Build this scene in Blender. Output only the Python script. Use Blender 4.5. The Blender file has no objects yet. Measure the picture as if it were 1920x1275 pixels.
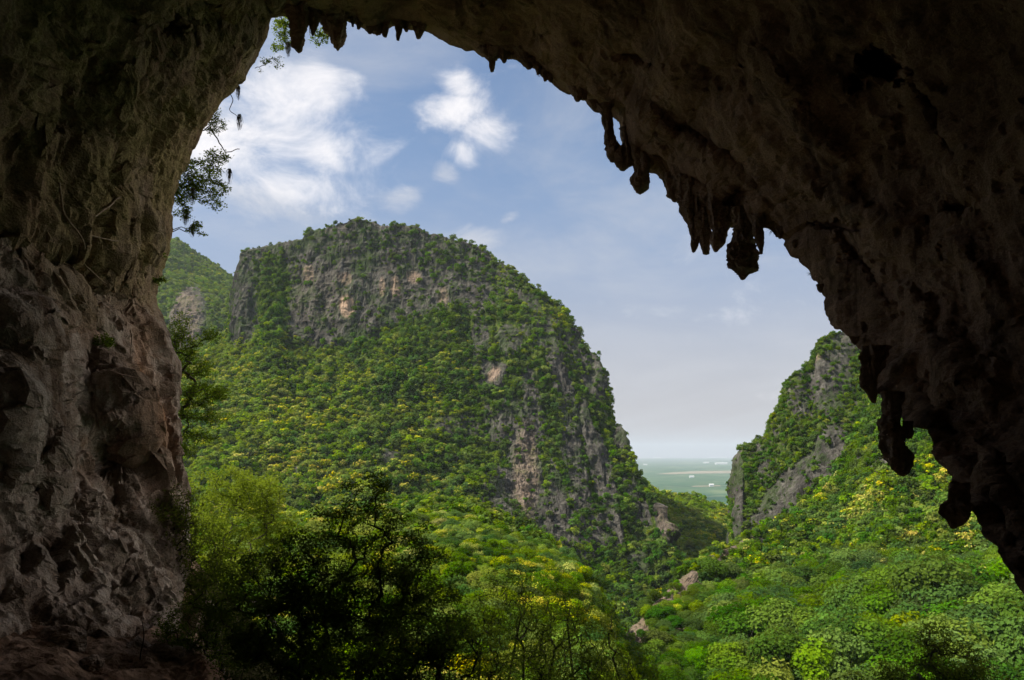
import bpy, math, random
import numpy as np
from mathutils import Vector
random.seed(7)
R = math.radians
S = bpy.context.scene
COL = S.collection

# ------------------------------------------------------------------ camera
PITCH = R(8.1); FPX = 28/36*1920
cam_d = bpy.data.cameras.new('camera'); cam = bpy.data.objects.new('camera', cam_d); COL.objects.link(cam)
cam_d.lens = 28; cam_d.sensor_width = 36; cam_d.clip_start = 0.1; cam_d.clip_end = 120000
cam.location = (0, 0, 0); cam.rotation_euler = (R(90)+PITCH, 0, 0)
S.camera = cam

# ------------------------------------------------------------------ exposure, render
S.view_settings.view_transform = 'Standard'; S.view_settings.look = 'None'
S.view_settings.exposure = 0.78; S.view_settings.gamma = 1
S.cycles.use_denoising = True
S.cycles.max_bounces = 6; S.cycles.diffuse_bounces = 4; S.cycles.glossy_bounces = 1
S.cycles.transmission_bounces = 3; S.cycles.transparent_max_bounces = 8; S.cycles.volume_bounces = 0
S.cycles.sample_clamp_indirect = 4

# ------------------------------------------------------------------ sun and sky
SUN = Vector((-0.60, -0.14, 0.78)).normalized()
sd = bpy.data.lights.new('sun', 'SUN'); so = bpy.data.objects.new('sun', sd); COL.objects.link(so)
sd.energy = 5.0; sd.angle = R(1.5); sd.color = (1.0, 0.93, 0.82)
so.rotation_euler = SUN.to_track_quat('Z', 'Y').to_euler(); so.location = (-60, 20, 150)

def pdir(px, py):
    px = np.asarray(px, float); py = np.asarray(py, float)
    x = (px-960)/FPX; y = (637.5-py)/FPX; c, s = math.cos(PITCH), math.sin(PITCH)
    return np.stack([x+0*y, c-y*s+0*x, s+y*c+0*x], -1)
def at(px, py, Y):
    d = pdir(px, py); return d/d[..., 1:2]*np.asarray(Y, float)[..., None]
def topix(P):
    c, s = math.cos(PITCH), math.sin(PITCH)
    P = np.asarray(P); f = P[..., 1]*c+P[..., 2]*s; u = -P[..., 1]*s+P[..., 2]*c
    return 960+P[..., 0]/f*FPX, 637.5-u/f*FPX

class NT:
    """small node-tree writer"""
    def __init__(s, nt): s.nt = nt; nt.nodes.clear()
    def n(s, t, **k):
        nd = s.nt.nodes.new(t)
        for a, v in k.items():
            if a.startswith('i_'):
                key = a[2:]; key = int(key) if key.isdigit() else key.replace('_', ' ')
                s.put(nd.inputs[key], v)
            else: setattr(nd, a, v)
        return nd
    def put(s, sock, v):
        if hasattr(v, 'is_output') or isinstance(v, bpy.types.NodeSocket): s.nt.links.new(v, sock)
        elif isinstance(v, bpy.types.Node): s.nt.links.new(v.outputs[0], sock)
        else: sock.default_value = v
    def math(s, op, a, b=0.0, c=0.0, clamp=False):
        nd = s.n('ShaderNodeMath', operation=op, use_clamp=clamp); s.put(nd.inputs[0], a); s.put(nd.inputs[1], b)
        if op == 'MULTIPLY_ADD': s.put(nd.inputs[2], c)
        return nd.outputs[0]
    def mix(s, f, a, b, blend='MIX'):
        nd = s.n('ShaderNodeMix', data_type='RGBA', blend_type=blend); s.put(nd.inputs[0], f); s.put(nd.inputs[6], a); s.put(nd.inputs[7], b)
        return nd.outputs[2]
    def ss(s, v, a, b, lo=0.0, hi=1.0):
        nd = s.n('ShaderNodeMapRange', interpolation_type='SMOOTHSTEP'); s.put(nd.inputs[0], v)
        for i, x in enumerate((a, b, lo, hi)): nd.inputs[i+1].default_value = x
        return nd.outputs[0]
    def noise(s, vec, scale, detail=4, rough=0.55, dist=0.0):
        nd = s.n('ShaderNodeTexNoise'); s.put(nd.inputs['Vector'], vec); nd.inputs['Scale'].default_value = scale
        nd.inputs['Detail'].default_value = detail; nd.inputs['Roughness'].default_value = rough; nd.inputs['Distortion'].default_value = dist
        return nd.outputs[0]
    def mapping(s, vec, scale=(1, 1, 1), rot=(0, 0, 0), loc=(0, 0, 0)):
        nd = s.n('ShaderNodeMapping'); s.put(nd.inputs[0], vec); nd.inputs['Scale'].default_value = scale
        nd.inputs['Rotation'].default_value = rot; nd.inputs['Location'].default_value = loc
        return nd.outputs[0]

W = bpy.data.worlds.new('World'); S.world = W; W.use_nodes = True
w = NT(W.node_tree)
gen = w.n('ShaderNodeTexCoord').outputs['Generated']
sky = w.n('ShaderNodeTexSky', sky_type='NISHITA', sun_disc=False, sun_elevation=math.asin(SUN.z), sun_rotation=math.atan2(SUN.x, SUN.y), altitude=400, dust_density=1.6, air_density=1.0, ozone_density=1.2)
sep = w.n('ShaderNodeSeparateXYZ', i_0=gen)
skyc = w.mix(0.10, w.mix(1.0, sky.outputs[0], (1.06, 1.24, 1.36, 1), 'MULTIPLY'), (4.3, 4.3, 4.9, 1))
# pale, slightly pink air low over the plain
low = w.ss(sep.outputs[2], -0.02, 0.40, 1.0, 0.0)
skyc = w.mix(w.math('MULTIPLY', low, 0.85), skyc, (4.6, 3.98, 4.2, 1))
wn = w.n('ShaderNodeTexNoise'); w.put(wn.inputs['Vector'], gen); wn.inputs['Scale'].default_value = 9; wn.inputs['Detail'].default_value = 4
wo = w.n('ShaderNodeVectorMath', operation='SUBTRACT', i_0=wn.outputs['Color']); wo.inputs[1].default_value = (.5, .5, .5)
wsc = w.n('ShaderNodeVectorMath', operation='SCALE', i_0=wo); wsc.inputs['Scale'].default_value = 0.055
gw = w.n('ShaderNodeVectorMath', operation='ADD', i_0=gen, i_1=wsc).outputs[0]
n1 = w.noise(w.mapping(gen, (1, 1, 1.5)), 10, 9, 0.64, 0.5)
n2 = w.noise(w.mapping(gen, (1, 1, 2.6), loc=(3, 1, 2)), 3.0, 6, 0.6, 0.6)
def blob(px, py, rx, ry, rot=0.0):
    d = pdir(px, py); d = d/np.linalg.norm(d)
    sub = w.n('ShaderNodeVectorMath', operation='SUBTRACT'); w.put(sub.inputs[0], gw); sub.inputs[1].default_value = tuple(d)
    m = w.mapping(sub.outputs[0], (1, 1, 1), (0, rot, 0))
    m = w.mapping(m, (FPX/rx, FPX/max(rx, ry), FPX/ry))
    ln = w.n('ShaderNodeVectorMath', operation='LENGTH'); w.put(ln.inputs[0], m)
    return w.ss(ln.outputs['Value'], 0.0, 1.45, 1.0, 0.0)
cl = None
for b in ((520, 190, 170, 110, 0), (450, 270, 230, 110, 0), (590, 170, 90, 95, 0), (600, 290, 110, 60, 0), (330, 150, 240, 120, 0), (560, 340, 160, 55, 0),
          (858, 160, 48, 42, 0), (850, 215, 90, 42, 0.2), (905, 250, 66, 55, 0.5), (872, 290, 45, 30, 0)):
    v = blob(*b); cl = v if cl is None else w.math('MAXIMUM', cl, v)
val = w.math('ADD', cl, w.math('MULTIPLY', w.math('SUBTRACT', n1, 0.5), 2.9))
cov = w.ss(val, 0.15, 1.45)
veil = w.math('MULTIPLY', w.ss(n2, 0.36, 0.75), 0.5)
wisp = None
for b in ((890, 440, 90, 34, 0), (740, 370, 90, 40, 0), (470, 380, 200, 60, 0), (960, 405, 30, 20, 0), (820, 330, 60, 30, 0)):
    v = blob(*b); wisp = v if wisp is None else w.math('MAXIMUM', wisp, v)
wv = w.ss(w.math('ADD', wisp, w.math('MULTIPLY', w.math('SUBTRACT', n1, 0.5), 2.2)), 0.45, 1.15, 0.0, 0.5)
skyc = w.mix(veil, skyc, (6.0, 6.1, 6.5, 1))
skyc = w.mix(wv, skyc, (7.2, 7.1, 7.3, 1))
skyc = w.mix(w.math('MULTIPLY', cov, 0.93), skyc, (9.6, 9.3, 9.4, 1))
# unseen bright clouds added at right, behind the arch, to light the left wall
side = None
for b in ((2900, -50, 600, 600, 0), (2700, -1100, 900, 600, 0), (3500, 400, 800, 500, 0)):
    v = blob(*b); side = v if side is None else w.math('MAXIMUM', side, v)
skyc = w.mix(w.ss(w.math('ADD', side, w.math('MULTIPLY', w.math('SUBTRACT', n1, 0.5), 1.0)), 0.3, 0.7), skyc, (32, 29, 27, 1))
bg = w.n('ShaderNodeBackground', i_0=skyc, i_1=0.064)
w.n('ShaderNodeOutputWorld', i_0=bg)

# ------------------------------------------------------------------ numpy noise
def _h(ix, iy, iz, seed):
    n = (ix*374761393 + iy*668265263 + iz*2147483647 + seed*1274126177) & 0xFFFFFFFF
    n = ((n ^ (n >> 13))*1274126177) & 0xFFFFFFFF
    n = ((n ^ (n >> 16))*2246822519) & 0xFFFFFFFF
    return ((n ^ (n >> 15)) & 0xFFFFFF)/float(0xFFFFFF)*2-1
def vnoise(P, seed=0):
    F = np.floor(P).astype(np.int64); f = P-F; f = f*f*f*(f*(f*6-15)+10)
    out = 0
    for dx in (0, 1):
        for dy in (0, 1):
            for dz in (0, 1):
                wgt = (f[..., 0] if dx else 1-f[..., 0])*(f[..., 1] if dy else 1-f[..., 1])*(f[..., 2] if dz else 1-f[..., 2])
                out = out+wgt*_h(F[..., 0]+dx, F[..., 1]+dy, F[..., 2]+dz, seed)
    return out
def fbm(P, scale, octv=4, seed=0, gain=0.5, ridged=False):
    P = np.asarray(P, float)*np.asarray(scale, float); a = 1.0; o = 0; t = 0
    for k in range(octv):
        v = vnoise(P*(2.03**k)+17.3*k, seed+k)
        if ridged: v = 1-2*np.abs(v)
        o = o+a*v; t += a; a *= gain
    return o/t
def sstep(x, a, b):
    t = np.clip((x-a)/(b-a), 0, 1); return t*t*(3-2*t)

# ------------------------------------------------------------------ mesh helpers
def raw_mesh(name, V, F, mats, smooth=False, attrs=None, midx=None):
    V = np.asarray(V, np.float32).reshape(-1, 3); F = np.asarray(F, np.int32); k = F.shape[1]
    m = bpy.data.meshes.new(name); m.vertices.add(len(V)); m.vertices.foreach_set('co', V.ravel())
    m.loops.add(F.size); m.loops.foreach_set('vertex_index', F.ravel())
    m.polygons.add(len(F)); m.polygons.foreach_set('loop_start', np.arange(0, F.size, k, dtype=np.int32))
    try: m.polygons.foreach_set('loop_total', np.full(len(F), k, np.int32))
    except Exception: pass
    if midx is not None: m.polygons.foreach_set('material_index', np.asarray(midx, np.int32))
    m.polygons.foreach_set('use_smooth', np.full(len(F), bool(smooth)))
    for mt in (mats if isinstance(mats, (list, tuple)) else [mats]): m.materials.append(mt)
    for an, av in (attrs or {}).items():
        a = m.attributes.new(an, 'FLOAT', 'POINT'); a.data.foreach_set('value', np.asarray(av, np.float32).ravel())
    m.update(calc_edges=True)
    return m
def grid_faces(h, wd, wrap=False, off=0):
    i = np.arange(h-1)[:, None]; j = np.arange(wd if wrap else wd-1)[None, :]; j2 = (j+1) % wd
    return np.stack([i*wd+j, i*wd+j2, (i+1)*wd+j2, (i+1)*wd+j], -1).reshape(-1, 4)+off
def link(name, mesh, parent=None):
    o = bpy.data.objects.new(name, mesh); COL.objects.link(o)
    if parent: o.parent = parent
    return o
def tag(o, label=None, cat=None, group=None, kind=None):
    if label: o['label'] = label
    if cat: o['category'] = cat
    if group: o['group'] = group
    if kind: o['kind'] = kind
    return o
def empty(name, loc=(0, 0, 0), rz=0, sc=1):
    o = bpy.data.objects.new(name, None); COL.objects.link(o); o.location = loc; o.rotation_euler = (0, 0, rz); o.scale = (sc,)*3
    o.empty_display_size = 0.3
    return o

# ------------------------------------------------------------------ materials
def new_mat(name):
    m = bpy.data.materials.new(name); m.use_nodes = True; return m, NT(m.node_tree)
def leaf_mat(name, col1, col2, trans=0.35, var=0.35, rand=True):
    m, t = new_mat(name)
    geo = t.n('ShaderNodeNewGeometry')
    rnd = geo.outputs['Random Per Island']
    c = t.mix(rnd, col1+(1,), col2+(1,))
    if rand:
        oi = t.n('ShaderNodeObjectInfo').outputs['Random']
        hsv = t.n('ShaderNodeHueSaturation')
        t.put(hsv.inputs['Hue'], t.math('MULTIPLY_ADD', oi, 0.05, 0.475))
        t.put(hsv.inputs['Saturation'], t.math('MULTIPLY_ADD', t.math('FRACT', t.math('MULTIPLY', oi, 7.31)), 0.3, 0.8))
        t.put(hsv.inputs['Value'], t.math('MULTIPLY_ADD', t.math('FRACT', t.math('MULTIPLY', oi, 13.7)), var*2.2, 1.12-var))
        t.put(hsv.inputs['Color'], c); c = hsv.outputs[0]
        pn = t.noise(geo.outputs['Position'], 0.022, 3, 0.6)
        c = t.mix(t.ss(pn, 0.38, 0.62), t.mix(1.0, c, (0.80, 0.88, 0.85, 1), 'MULTIPLY'), t.mix(1.0, c, (1.2, 1.1, 0.9, 1), 'MULTIPLY'))
    d = t.n('ShaderNodeBsdfDiffuse', i_0=c)
    tc = t.mix(0.5, c, (0.25, 0.32, 0.02, 1))
    tr = t.n('ShaderNodeBsdfTranslucent', i_0=tc)
    mx = t.n('ShaderNodeMixShader', i_0=trans); t.put(mx.inputs[1], d.outputs[0]); t.put(mx.inputs[2], tr.outputs[0])
    t.n('ShaderNodeOutputMaterial', i_0=mx)
    return m
def plain_mat(name, c1, c2, scale=3, rough=0.9, bump=0.3, stretch=(1, 1, 1)):
    m, t = new_mat(name)
    oc = t.mapping(t.n('ShaderNodeTexCoord').outputs['Object'], stretch)
    n = t.noise(oc, scale, 6, 0.6)
    c = t.mix(t.ss(n, 0.35, 0.65), c1+(1,), c2+(1,))
    b = t.n('ShaderNodeBump', i_Strength=bump, i_Distance=0.05); t.put(b.inputs['Height'], n)
    p = t.n('ShaderNodeBsdfPrincipled', i_Roughness=rough); t.put(p.inputs['Base Color'], c); t.put(p.inputs['Normal'], b.outputs[0])
    p.inputs['Specular IOR Level'].default_value = 0.2
    t.n('ShaderNodeOutputMaterial', i_0=p)
    return m

def hill_mat(name):
    m, t = new_mat(name)
    pos = t.n('ShaderNodeNewGeometry').outputs['Position']
    rock = t.n('ShaderNodeAttribute', attribute_name='rock').outputs['Fac']
    warm = t.n('ShaderNodeAttribute', attribute_name='warm').outputs['Fac']
    st = t.noise(t.mapping(pos, (1, 1, 0.22)), 0.16, 8, 0.66, 0.6)
    st2 = t.noise(t.mapping(pos, (1, 1, 0.35)), 0.75, 6, 0.7, 0.3)
    ridx = t.noise(pos, 0.05, 4, 0.6)
    rc = t.mix(t.ss(st, 0.33, 0.68), (0.035, 0.033, 0.028, 1), (0.145, 0.132, 0.112, 1))
    rc = t.mix(t.ss(st2, 0.35, 0.62, 0.65, 0.0), rc, (0.035, 0.033, 0.028, 1))
    rc = t.mix(t.ss(t.math('ADD', t.math('MULTIPLY', ridx, .5), t.math('MULTIPLY', t.noise(t.mapping(pos, (1, 1, .5)), .4, 7, .75), .5)), 0.47, 0.57, 0.0, 0.75), rc, (0.040, 0.062, 0.018, 1))
    rc = t.mix(t.math('MULTIPLY', warm, t.ss(st2, 0.3, 0.55)), rc, (0.42, 0.29, 0.20, 1))
    g = t.noise(pos, 0.35, 6, 0.65)
    gc = t.mix(t.ss(g, 0.35, 0.65), (0.030, 0.055, 0.008, 1), (0.085, 0.105, 0.024, 1))
    edge = t.math('ADD', rock, t.math('MULTIPLY', t.math('SUBTRACT', t.noise(t.mapping(pos, (1, 1, 0.5)), 0.22, 7, 0.7), 0.5), 1.5))
    f = t.ss(edge, 0.28, 0.42)
    c = t.mix(f, gc, rc)
    b = t.n('ShaderNodeBump', i_Strength=0.9, i_Distance=1.6); t.put(b.inputs['Height'], t.math('ADD', t.math('MULTIPLY', st2, 0.8), st))
    p = t.n('ShaderNodeBsdfDiffuse', i_0=c); t.put(p.inputs['Normal'], b.outputs[0])
    t.n('ShaderNodeOutputMaterial', i_0=p)
    return m
M_HILL = hill_mat('karst rock and scrub')

# ------------------------------------------------------------------ landforms
def sheet(name, cols, segs, nx, back=(90, 260), seed=0, rockf=None, warmf=None, rough=1.0, px_rng=None, smooth=3):
    """hill surface lofted through profiles: cols = {px: [(py, Y) foot ... crest]}"""
    pk = sorted(cols); arr = np.array([cols[k] for k in pk], float)           # (C, K, 2)
    lo, hi = px_rng or (pk[0], pk[-1])
    px = np.linspace(lo, hi, nx) if lo > 0 else np.concatenate([np.linspace(lo, 200, 60, endpoint=False), np.linspace(200, hi, nx-60)])
    K = arr.shape[1]; nodes = np.empty((K, nx, 2))
    for k in range(K):
        for c in range(2): nodes[k, :, c] = np.interp(px, pk, arr[:, k, c])
    rows = []
    for k in range(K-1):
        for s_ in np.linspace(0, 1, segs[k], endpoint=False): rows.append(nodes[k]*(1-s_)+nodes[k+1]*s_)
    rows.append(nodes[-1]); rows = np.array(rows)
    PX = np.broadcast_to(px, rows.shape[:2]); PY = rows[..., 0]; Y = rows[..., 1]
    P = at(PX, PY, Y)
    crest = P[-1]
    # smooth the profile (keeps crest and foot where they are)
    for _ in range(smooth): P[1:-1] = (P[:-2]+2*P[1:-1]+P[2:])/4
    # far side
    bk = []
    nb = 46
    for i in range(1, nb+1):
        s_ = i/nb; q = crest.copy(); q[:, 1] += back[0]*(1-(1-s_)**1.6); q[:, 0] *= (1+back[0]*(1-(1-s_)**1.6)/np.maximum(crest[:, 1], 1)*0.6)
        q[:, 2] -= back[1]*s_**1.7+1.5*s_; bk.append(q)
    full = np.concatenate([P, np.array(bk)])
    PX = np.concatenate([PX, np.broadcast_to(px, (nb, nx))]); PY = np.concatenate([PY, np.broadcast_to(PY[-1], (nb, nx))])
    du = np.gradient(full, axis=1); dv = np.gradient(full, axis=0)
    N = np.cross(du, dv); N /= np.maximum(np.linalg.norm(N, axis=-1, keepdims=True), 1e-6)
    if (N[:len(P)].mean((0, 1)))[1] > 0: N = -N
    rock = rockf(PX, PY, full) if rockf else np.zeros(PX.shape)
    cliff = 1-np.abs(N[..., 2])
    d = 4.5*fbm(full, 1/50, 4, seed)-2.6*(1-rock)*np.maximum(0, fbm(full*np.array([1, .45, .45]), 1/26, 3, seed+50, .5, True)-.35)/.3
    rib = fbm(full*np.array([1, 1, 0.22]), 1/16, 5, seed+20, 0.55, True)
    stp = fbm(full*np.array([0.5, 0.5, 1.0]), 1/9, 4, seed+30, 0.55, True)
    d += rock*(5.5*rib+2.4*stp+0.8*fbm(full*np.array([1, 1, .4]), 1/3.2, 3, seed+40, .6, True))+(1-rock)*1.6*fbm(full, 1/9, 3, seed+9)
    full = full+N*(d*rough)[..., None]
    # drop the foot under the land in front so that no edge shows
    warm = warmf(PX, PY, full) if warmf else np.zeros(PX.shape)
    h, wd = PX.shape
    m = raw_mesh(name, full, grid_faces(h, wd), M_HILL, False, {'rock': rock, 'warm': warm})
    o = link(name, m)
    return dict(o=o, P=full, N=N, PX=PX, PY=PY, rock=rock, h=len(P))

def ell(PX, PY, cx, cy, rx, ry, a=0.0):
    c, s = math.cos(R(a)), math.sin(R(a)); x = PX-cx; y = PY-cy
    return 1-sstep(np.sqrt(((x*c+y*s)/rx)**2+((-x*s+y*c)/ry)**2), 0.6, 1.25)

def ip(px, tab): return np.interp(px, [a for a, b in tab], [b for a, b in tab])

# big dome mountain
M_CREST = [(-600, 740), (200, 690), (330, 668), (400, 645), (428, 628), (434, 590), (440, 545), (448, 508), (458, 478), (476, 471), (506, 466), (527, 459), (546, 457), (561, 455), (571, 451), (576, 442), (582, 434), (612, 431), (629, 421), (650, 415), (667, 412), (692, 417), (713, 427), (739, 428), (773, 430), (806, 442), (840, 451), (887, 462), (917, 483), (955, 502), (993, 529), (1014, 538), (1035, 562), (1061, 578), (1077, 610), (1099, 648), (1124, 682), (1134, 716), (1139, 760), (1150, 798), (1158, 803), (1170, 807), (1178, 830), (1196, 889), (1210, 915), (1240, 960), (1252, 990), (1262, 1020), (1290, 1075), (1320, 1110), (1400, 1180)]
M_CF = [(200, 700), (400, 655), (430, 655), (455, 645), (475, 625), (495, 600), (520, 600), (545, 640), (600, 655), (650, 652), (720, 622), (850, 585), (960, 590), (1040, 640), (1100, 740), (1140, 830), (1200, 920), (1250, 1010), (1290, 1085), (1400, 1190)]
M_MID = [(200, 800), (400, 800), (700, 800), (900, 860), (1050, 900), (1140, 950), (1200, 1000), (1250, 1050), (1300, 1115), (1400, 1200)]
M_FT = [(200, 950), (700, 960), (900, 990), (1000, 1040), (1200, 1085), (1300, 1140), (1400, 1220)]
M_YC = [(200, 760), (428, 730), (500, 720), (650, 700), (900, 690), (1060, 650), (1140, 620), (1200, 590), (1300, 530), (1400, 500)]
M_Y2 = [(200, 745), (428, 700), (500, 690), (650, 665), (900, 650), (1060, 620), (1140, 600), (1200, 582), (1300, 524), (1400, 494)]
M_Y3 = [(200, 580), (400, 570), (700, 570), (900, 575), (1060, 570), (1140, 565), (1200, 555), (1300, 515), (1400, 488)]
M_Y4 = [(200, 480), (700, 480), (900, 490), (1060, 520), (1200, 525), (1300, 505), (1400, 480)]
M_Y5 = [(200, 380), (900, 385), (1200, 430), (1400, 440)]
cols = {}
for px in sorted(set([a for a, b in M_CREST]+[a for a, b in M_CF]+[a for a, b in M_MID])):
    cols[px] = [(1230 if px < 1000 else 1200+max(0, px-1000)*.15, ip(px, M_Y5)), (ip(px, M_FT), ip(px, M_Y4)), (ip(px, M_MID), ip(px, M_Y3)), (ip(px, M_CF), ip(px, M_Y2)), (ip(px, M_CREST), ip(px, M_YC))]
def m_rock(PX, PY, P):
    cf = ip(PX, M_CF); cr = ip(PX, M_CREST)
    band = sstep(cf-PY, -12, 18)*(1-0.0*cf)
    r = band*0.62*sstep(PX, 425, 440)*(1-sstep(PX, 860, 1010)*0.55)
    r = np.maximum(r, ell(PX, PY, 455, 560, 24, 90)*0.8)
    r = r*(1-0.75*ell(PX, PY, 512, 570, 34, 95, 4))
    for e in ((690, 540, 120, 60, 0, .8), (600, 560, 60, 90, 0, .75), (620, 620, 100, 30, 0, .7), (850, 520, 90, 50, 20, .55), (900, 640, 22, 60, 0, .55), (955, 640, 26, 34, 0, .65),
              (925, 705, 30, 30, 0, .8), (960, 800, 70, 60, 0, .5), (985, 880, 34, 110, -6, .85), (940, 930, 45, 60, 0, .7), (1010, 980, 50, 60, 0, .75), (1080, 880, 26, 120, -8, .62), (1060, 740, 22, 110, -15, .6),
              (1130, 880, 20, 110, -12, .7), (1165, 825, 18, 30, 0, .9), (1190, 930, 16, 70, -25, .7), (1245, 985, 16, 44, -15, 1.0), (1100, 1000, 60, 60, 0, .45), (870, 800, 70, 30, 0, .4), (1020, 620, 60, 40, 30, .5),
              (1195, 1060, 25, 25, 0, .6), (730, 860, 22, 14, 0, .5), (560, 890, 20, 14, 0, .4), (1110, 700, 26, 60, -20, .6), (1050, 960, 18, 100, -8, .8), (1000, 760, 20, 80, -10, .6), (1110, 830, 16, 90, -12, .75), (1150, 980, 16, 60, -15, .7), (880, 560, 60, 30, 25, .5), (985, 560, 40, 20, 30, .6), (1075, 640, 20, 40, -20, .7), (800, 470, 120, 24, 10, .6)):
        r = np.maximum(r, ell(PX, PY, *e[:5])*e[5])
    return np.clip(r+0.18*fbm(P, 1/22, 3, 77), 0, 1)
def m_warm(PX, PY, P):
    r = 0
    for e in ((653, 577, 13, 20, 0, 1.3), (742, 540, 9, 20, 0, .6), (718, 540, 6, 18, 0, .5), (776, 520, 14, 12, 20, .5), (650, 525, 12, 12, 0, .4), (566, 648, 10, 7, 0, 1.0), (928, 705, 12, 16, 30, .5), (832, 560, 10, 20, 0, .35),
              (580, 515, 10, 20, 0, .4), (985, 890, 25, 90, 0, .28), (1245, 985, 14, 40, 0, .15), (600, 560, 60, 60, 0, .04)):
        r = np.maximum(r, ell(PX, PY, *e[:5])*e[5])
    return r
MT = sheet('dome_mountain', cols, (30, 110, 170, 220), 820, (110, 420), 3, m_rock, m_warm)

# near left ridge
L_CREST = [(-700, 1060), (120, 1020), (360, 1000), (500, 985), (700, 962), (850, 950), (900, 962), (960, 996), (1020, 1026), (1060, 1052), (1100, 1105), (1140, 1165), (1190, 1245), (1260, 1340)]
cols = {px: [(1650, 66), (1275+max(0, py-1180)*.9, 120), (py*.5+1150*.5 if py < 1150 else py+30, 200 if py < 1150 else 235), (py, 285-max(0, px-1000)*.12)] for px, py in L_CREST}
LR = sheet('near_ridge', cols, (40, 60, 70), 260, (70, 90), 5, lambda a, b, c: 0.25+0.3*fbm(c, 1/12, 3, 5), None, 0.55)

# spur of wooded hills beyond the gap
S_CREST = [(1150, 885), (1190, 897), (1215, 912), (1235, 924), (1262, 932), (1285, 936), (1300, 932), (1320, 944), (1350, 955), (1380, 966), (1430, 985), (1480, 1010)]
cols = {px: [(1150, 560), (1090, 600), (1000+(py-935)*.5, 680), (py, 760)] for px, py in S_CREST}
SP = sheet('wooded_spur', cols, (15, 40, 50), 140, (140, 260), 9, None, None, 0.8)

# right mountain
N_CREST = [(1372, 1090), (1377, 1040), (1380, 960), (1382, 900), (1386, 872), (1392, 848), (1402, 842), (1418, 843), (1428, 828), (1440, 815), (1450, 798), (1465, 775), (1478, 762), (1480, 735), (1484, 722), (1497, 708), (1520, 695), (1532, 680), (1536, 645), (1545, 635), (1560, 628), (1575, 622), (1600, 612), (1660, 590), (1800, 560), (1950, 560)]
cols = {}
for px, py in N_CREST:
    ft = ip(px, [(1372, 1110), (1385, 1060), (1500, 1000), (1600, 930), (1700, 850), (1950, 800)])
    cols[px] = [(ft+80, 385), (max(ft, py+4), 405), (max(py+3, (py*.5+ft*.5)), 432), (py, 455+max(0, px-1480)*.08)]
def n_rock(PX, PY, P):
    r = 0.30+0*PX
    for e in ((1388, 930, 9, 110, 0, 1.), (1500, 900, 110, 34, -38, .75), (1560, 720, 46, 80, 15, .6), (1425, 870, 30, 40, 0, .5), (1500, 760, 20, 40, 0, .6), (1590, 640, 30, 26, 0, .7), (1560, 850, 40, 60, 10, .7), (1450, 960, 60, 24, -35, .7)):
        r = np.maximum(r, ell(PX, PY, *e[:5])*e[5])
    return np.clip(r+0.25*fbm(P, 1/20, 3, 78), 0, 1)
NM = sheet('right_mountain', cols, (30, 120, 120), 420, (120, 400), 13, n_rock, lambda a, b, c: ell(a, b, 1535, 660, 8, 16)*.6+ell(a, b, 1482, 725, 5, 8)*.6+ell(a, b, 1588, 910, 10, 14)*.6, 0.75)

# forested right slope
R_CREST = [(1080, 1330), (1120, 1262), (1175, 1207), (1215, 1162), (1260, 1108), (1300, 1080), (1340, 1048), (1385, 1024), (1430, 1006), (1500, 968), (1560, 912), (1600, 850), (1640, 750), (1680, 690), (1800, 640), (2150, 560)]
cols = {}
for px, py in R_CREST:
    Yc = ip(px, [(1080, 190), (1175, 215), (1300, 270), (1385, 320), (1560, 385), (1680, 425), (2150, 400)])
    cols[px] = [(1900, 112), (1500, 150), (1290+max(0, py-1200)*1.3, 180), (1290*.5+py*.5+(20 if py > 1200 else 0), 90+Yc*.5), (py, Yc)]
def r_rock(PX, PY, P):
    r = 0.06+0*PX; cr_ = ip(PX, R_CREST); r = np.maximum(r, (1-sstep(PY-cr_, 10, 46))*(1-sstep(PX, 1390, 1440))*0.62)
    for e in ((1265, 1120, 70, 26, -38, .85), (1350, 1060, 40, 16, -25, .7), (1420, 1030, 30, 18, -20, .5), (1200, 1200, 40, 30, -40, .8), (1660, 880, 50, 22, 0, .6), (1280, 1180, 50, 30, -30, .5), (1610, 870, 30, 20, 0, .5)):
        r = np.maximum(r, ell(PX, PY, *e[:5])*e[5])
    return np.clip(r+0.15*fbm(P, 1/14, 3, 79), 0, 1)
RS = sheet('right_slope', cols, (10, 24, 60, 90), 300, (60, 60), 17, r_rock, lambda a, b, c: ell(a, b, 1588, 912, 14, 14)*.8+(1-sstep(a, 1390, 1430))*.35, 0.45)

# hill far left, behind
H_CREST = [(-500, 470), (-200, 430), (0, 395), (150, 400), (240, 415), (300, 438), (340, 452), (380, 477), (420, 507), (440, 521), (480, 560), (540, 610)]
cols = {}
for px, py in H_CREST: cols[px] = [(740, 900), (655, 1050), (575, 1110), (535+(py-450)*.3, 1200), (py, 1500)]
HL = sheet('far_left_hill', cols, (20, 50, 30, 80), 200, (400, 500), 21, lambda a, b, c: np.clip(ell(a, b, 352, 595, 34, 62, 10)*.95+0.0*a, 0, 1), lambda a, b, c: ell(a, b, 350, 600, 30, 60)*.22, 1.2)
for d_, nm in ((MT, 'mountain'), (LR, 'hillside'), (SP, 'hill'), (NM, 'mountain'), (RS, 'hillside'), (HL, 'hill')):
    d_['o'].name = nm; tag(d_['o'], kind='structure')

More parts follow.
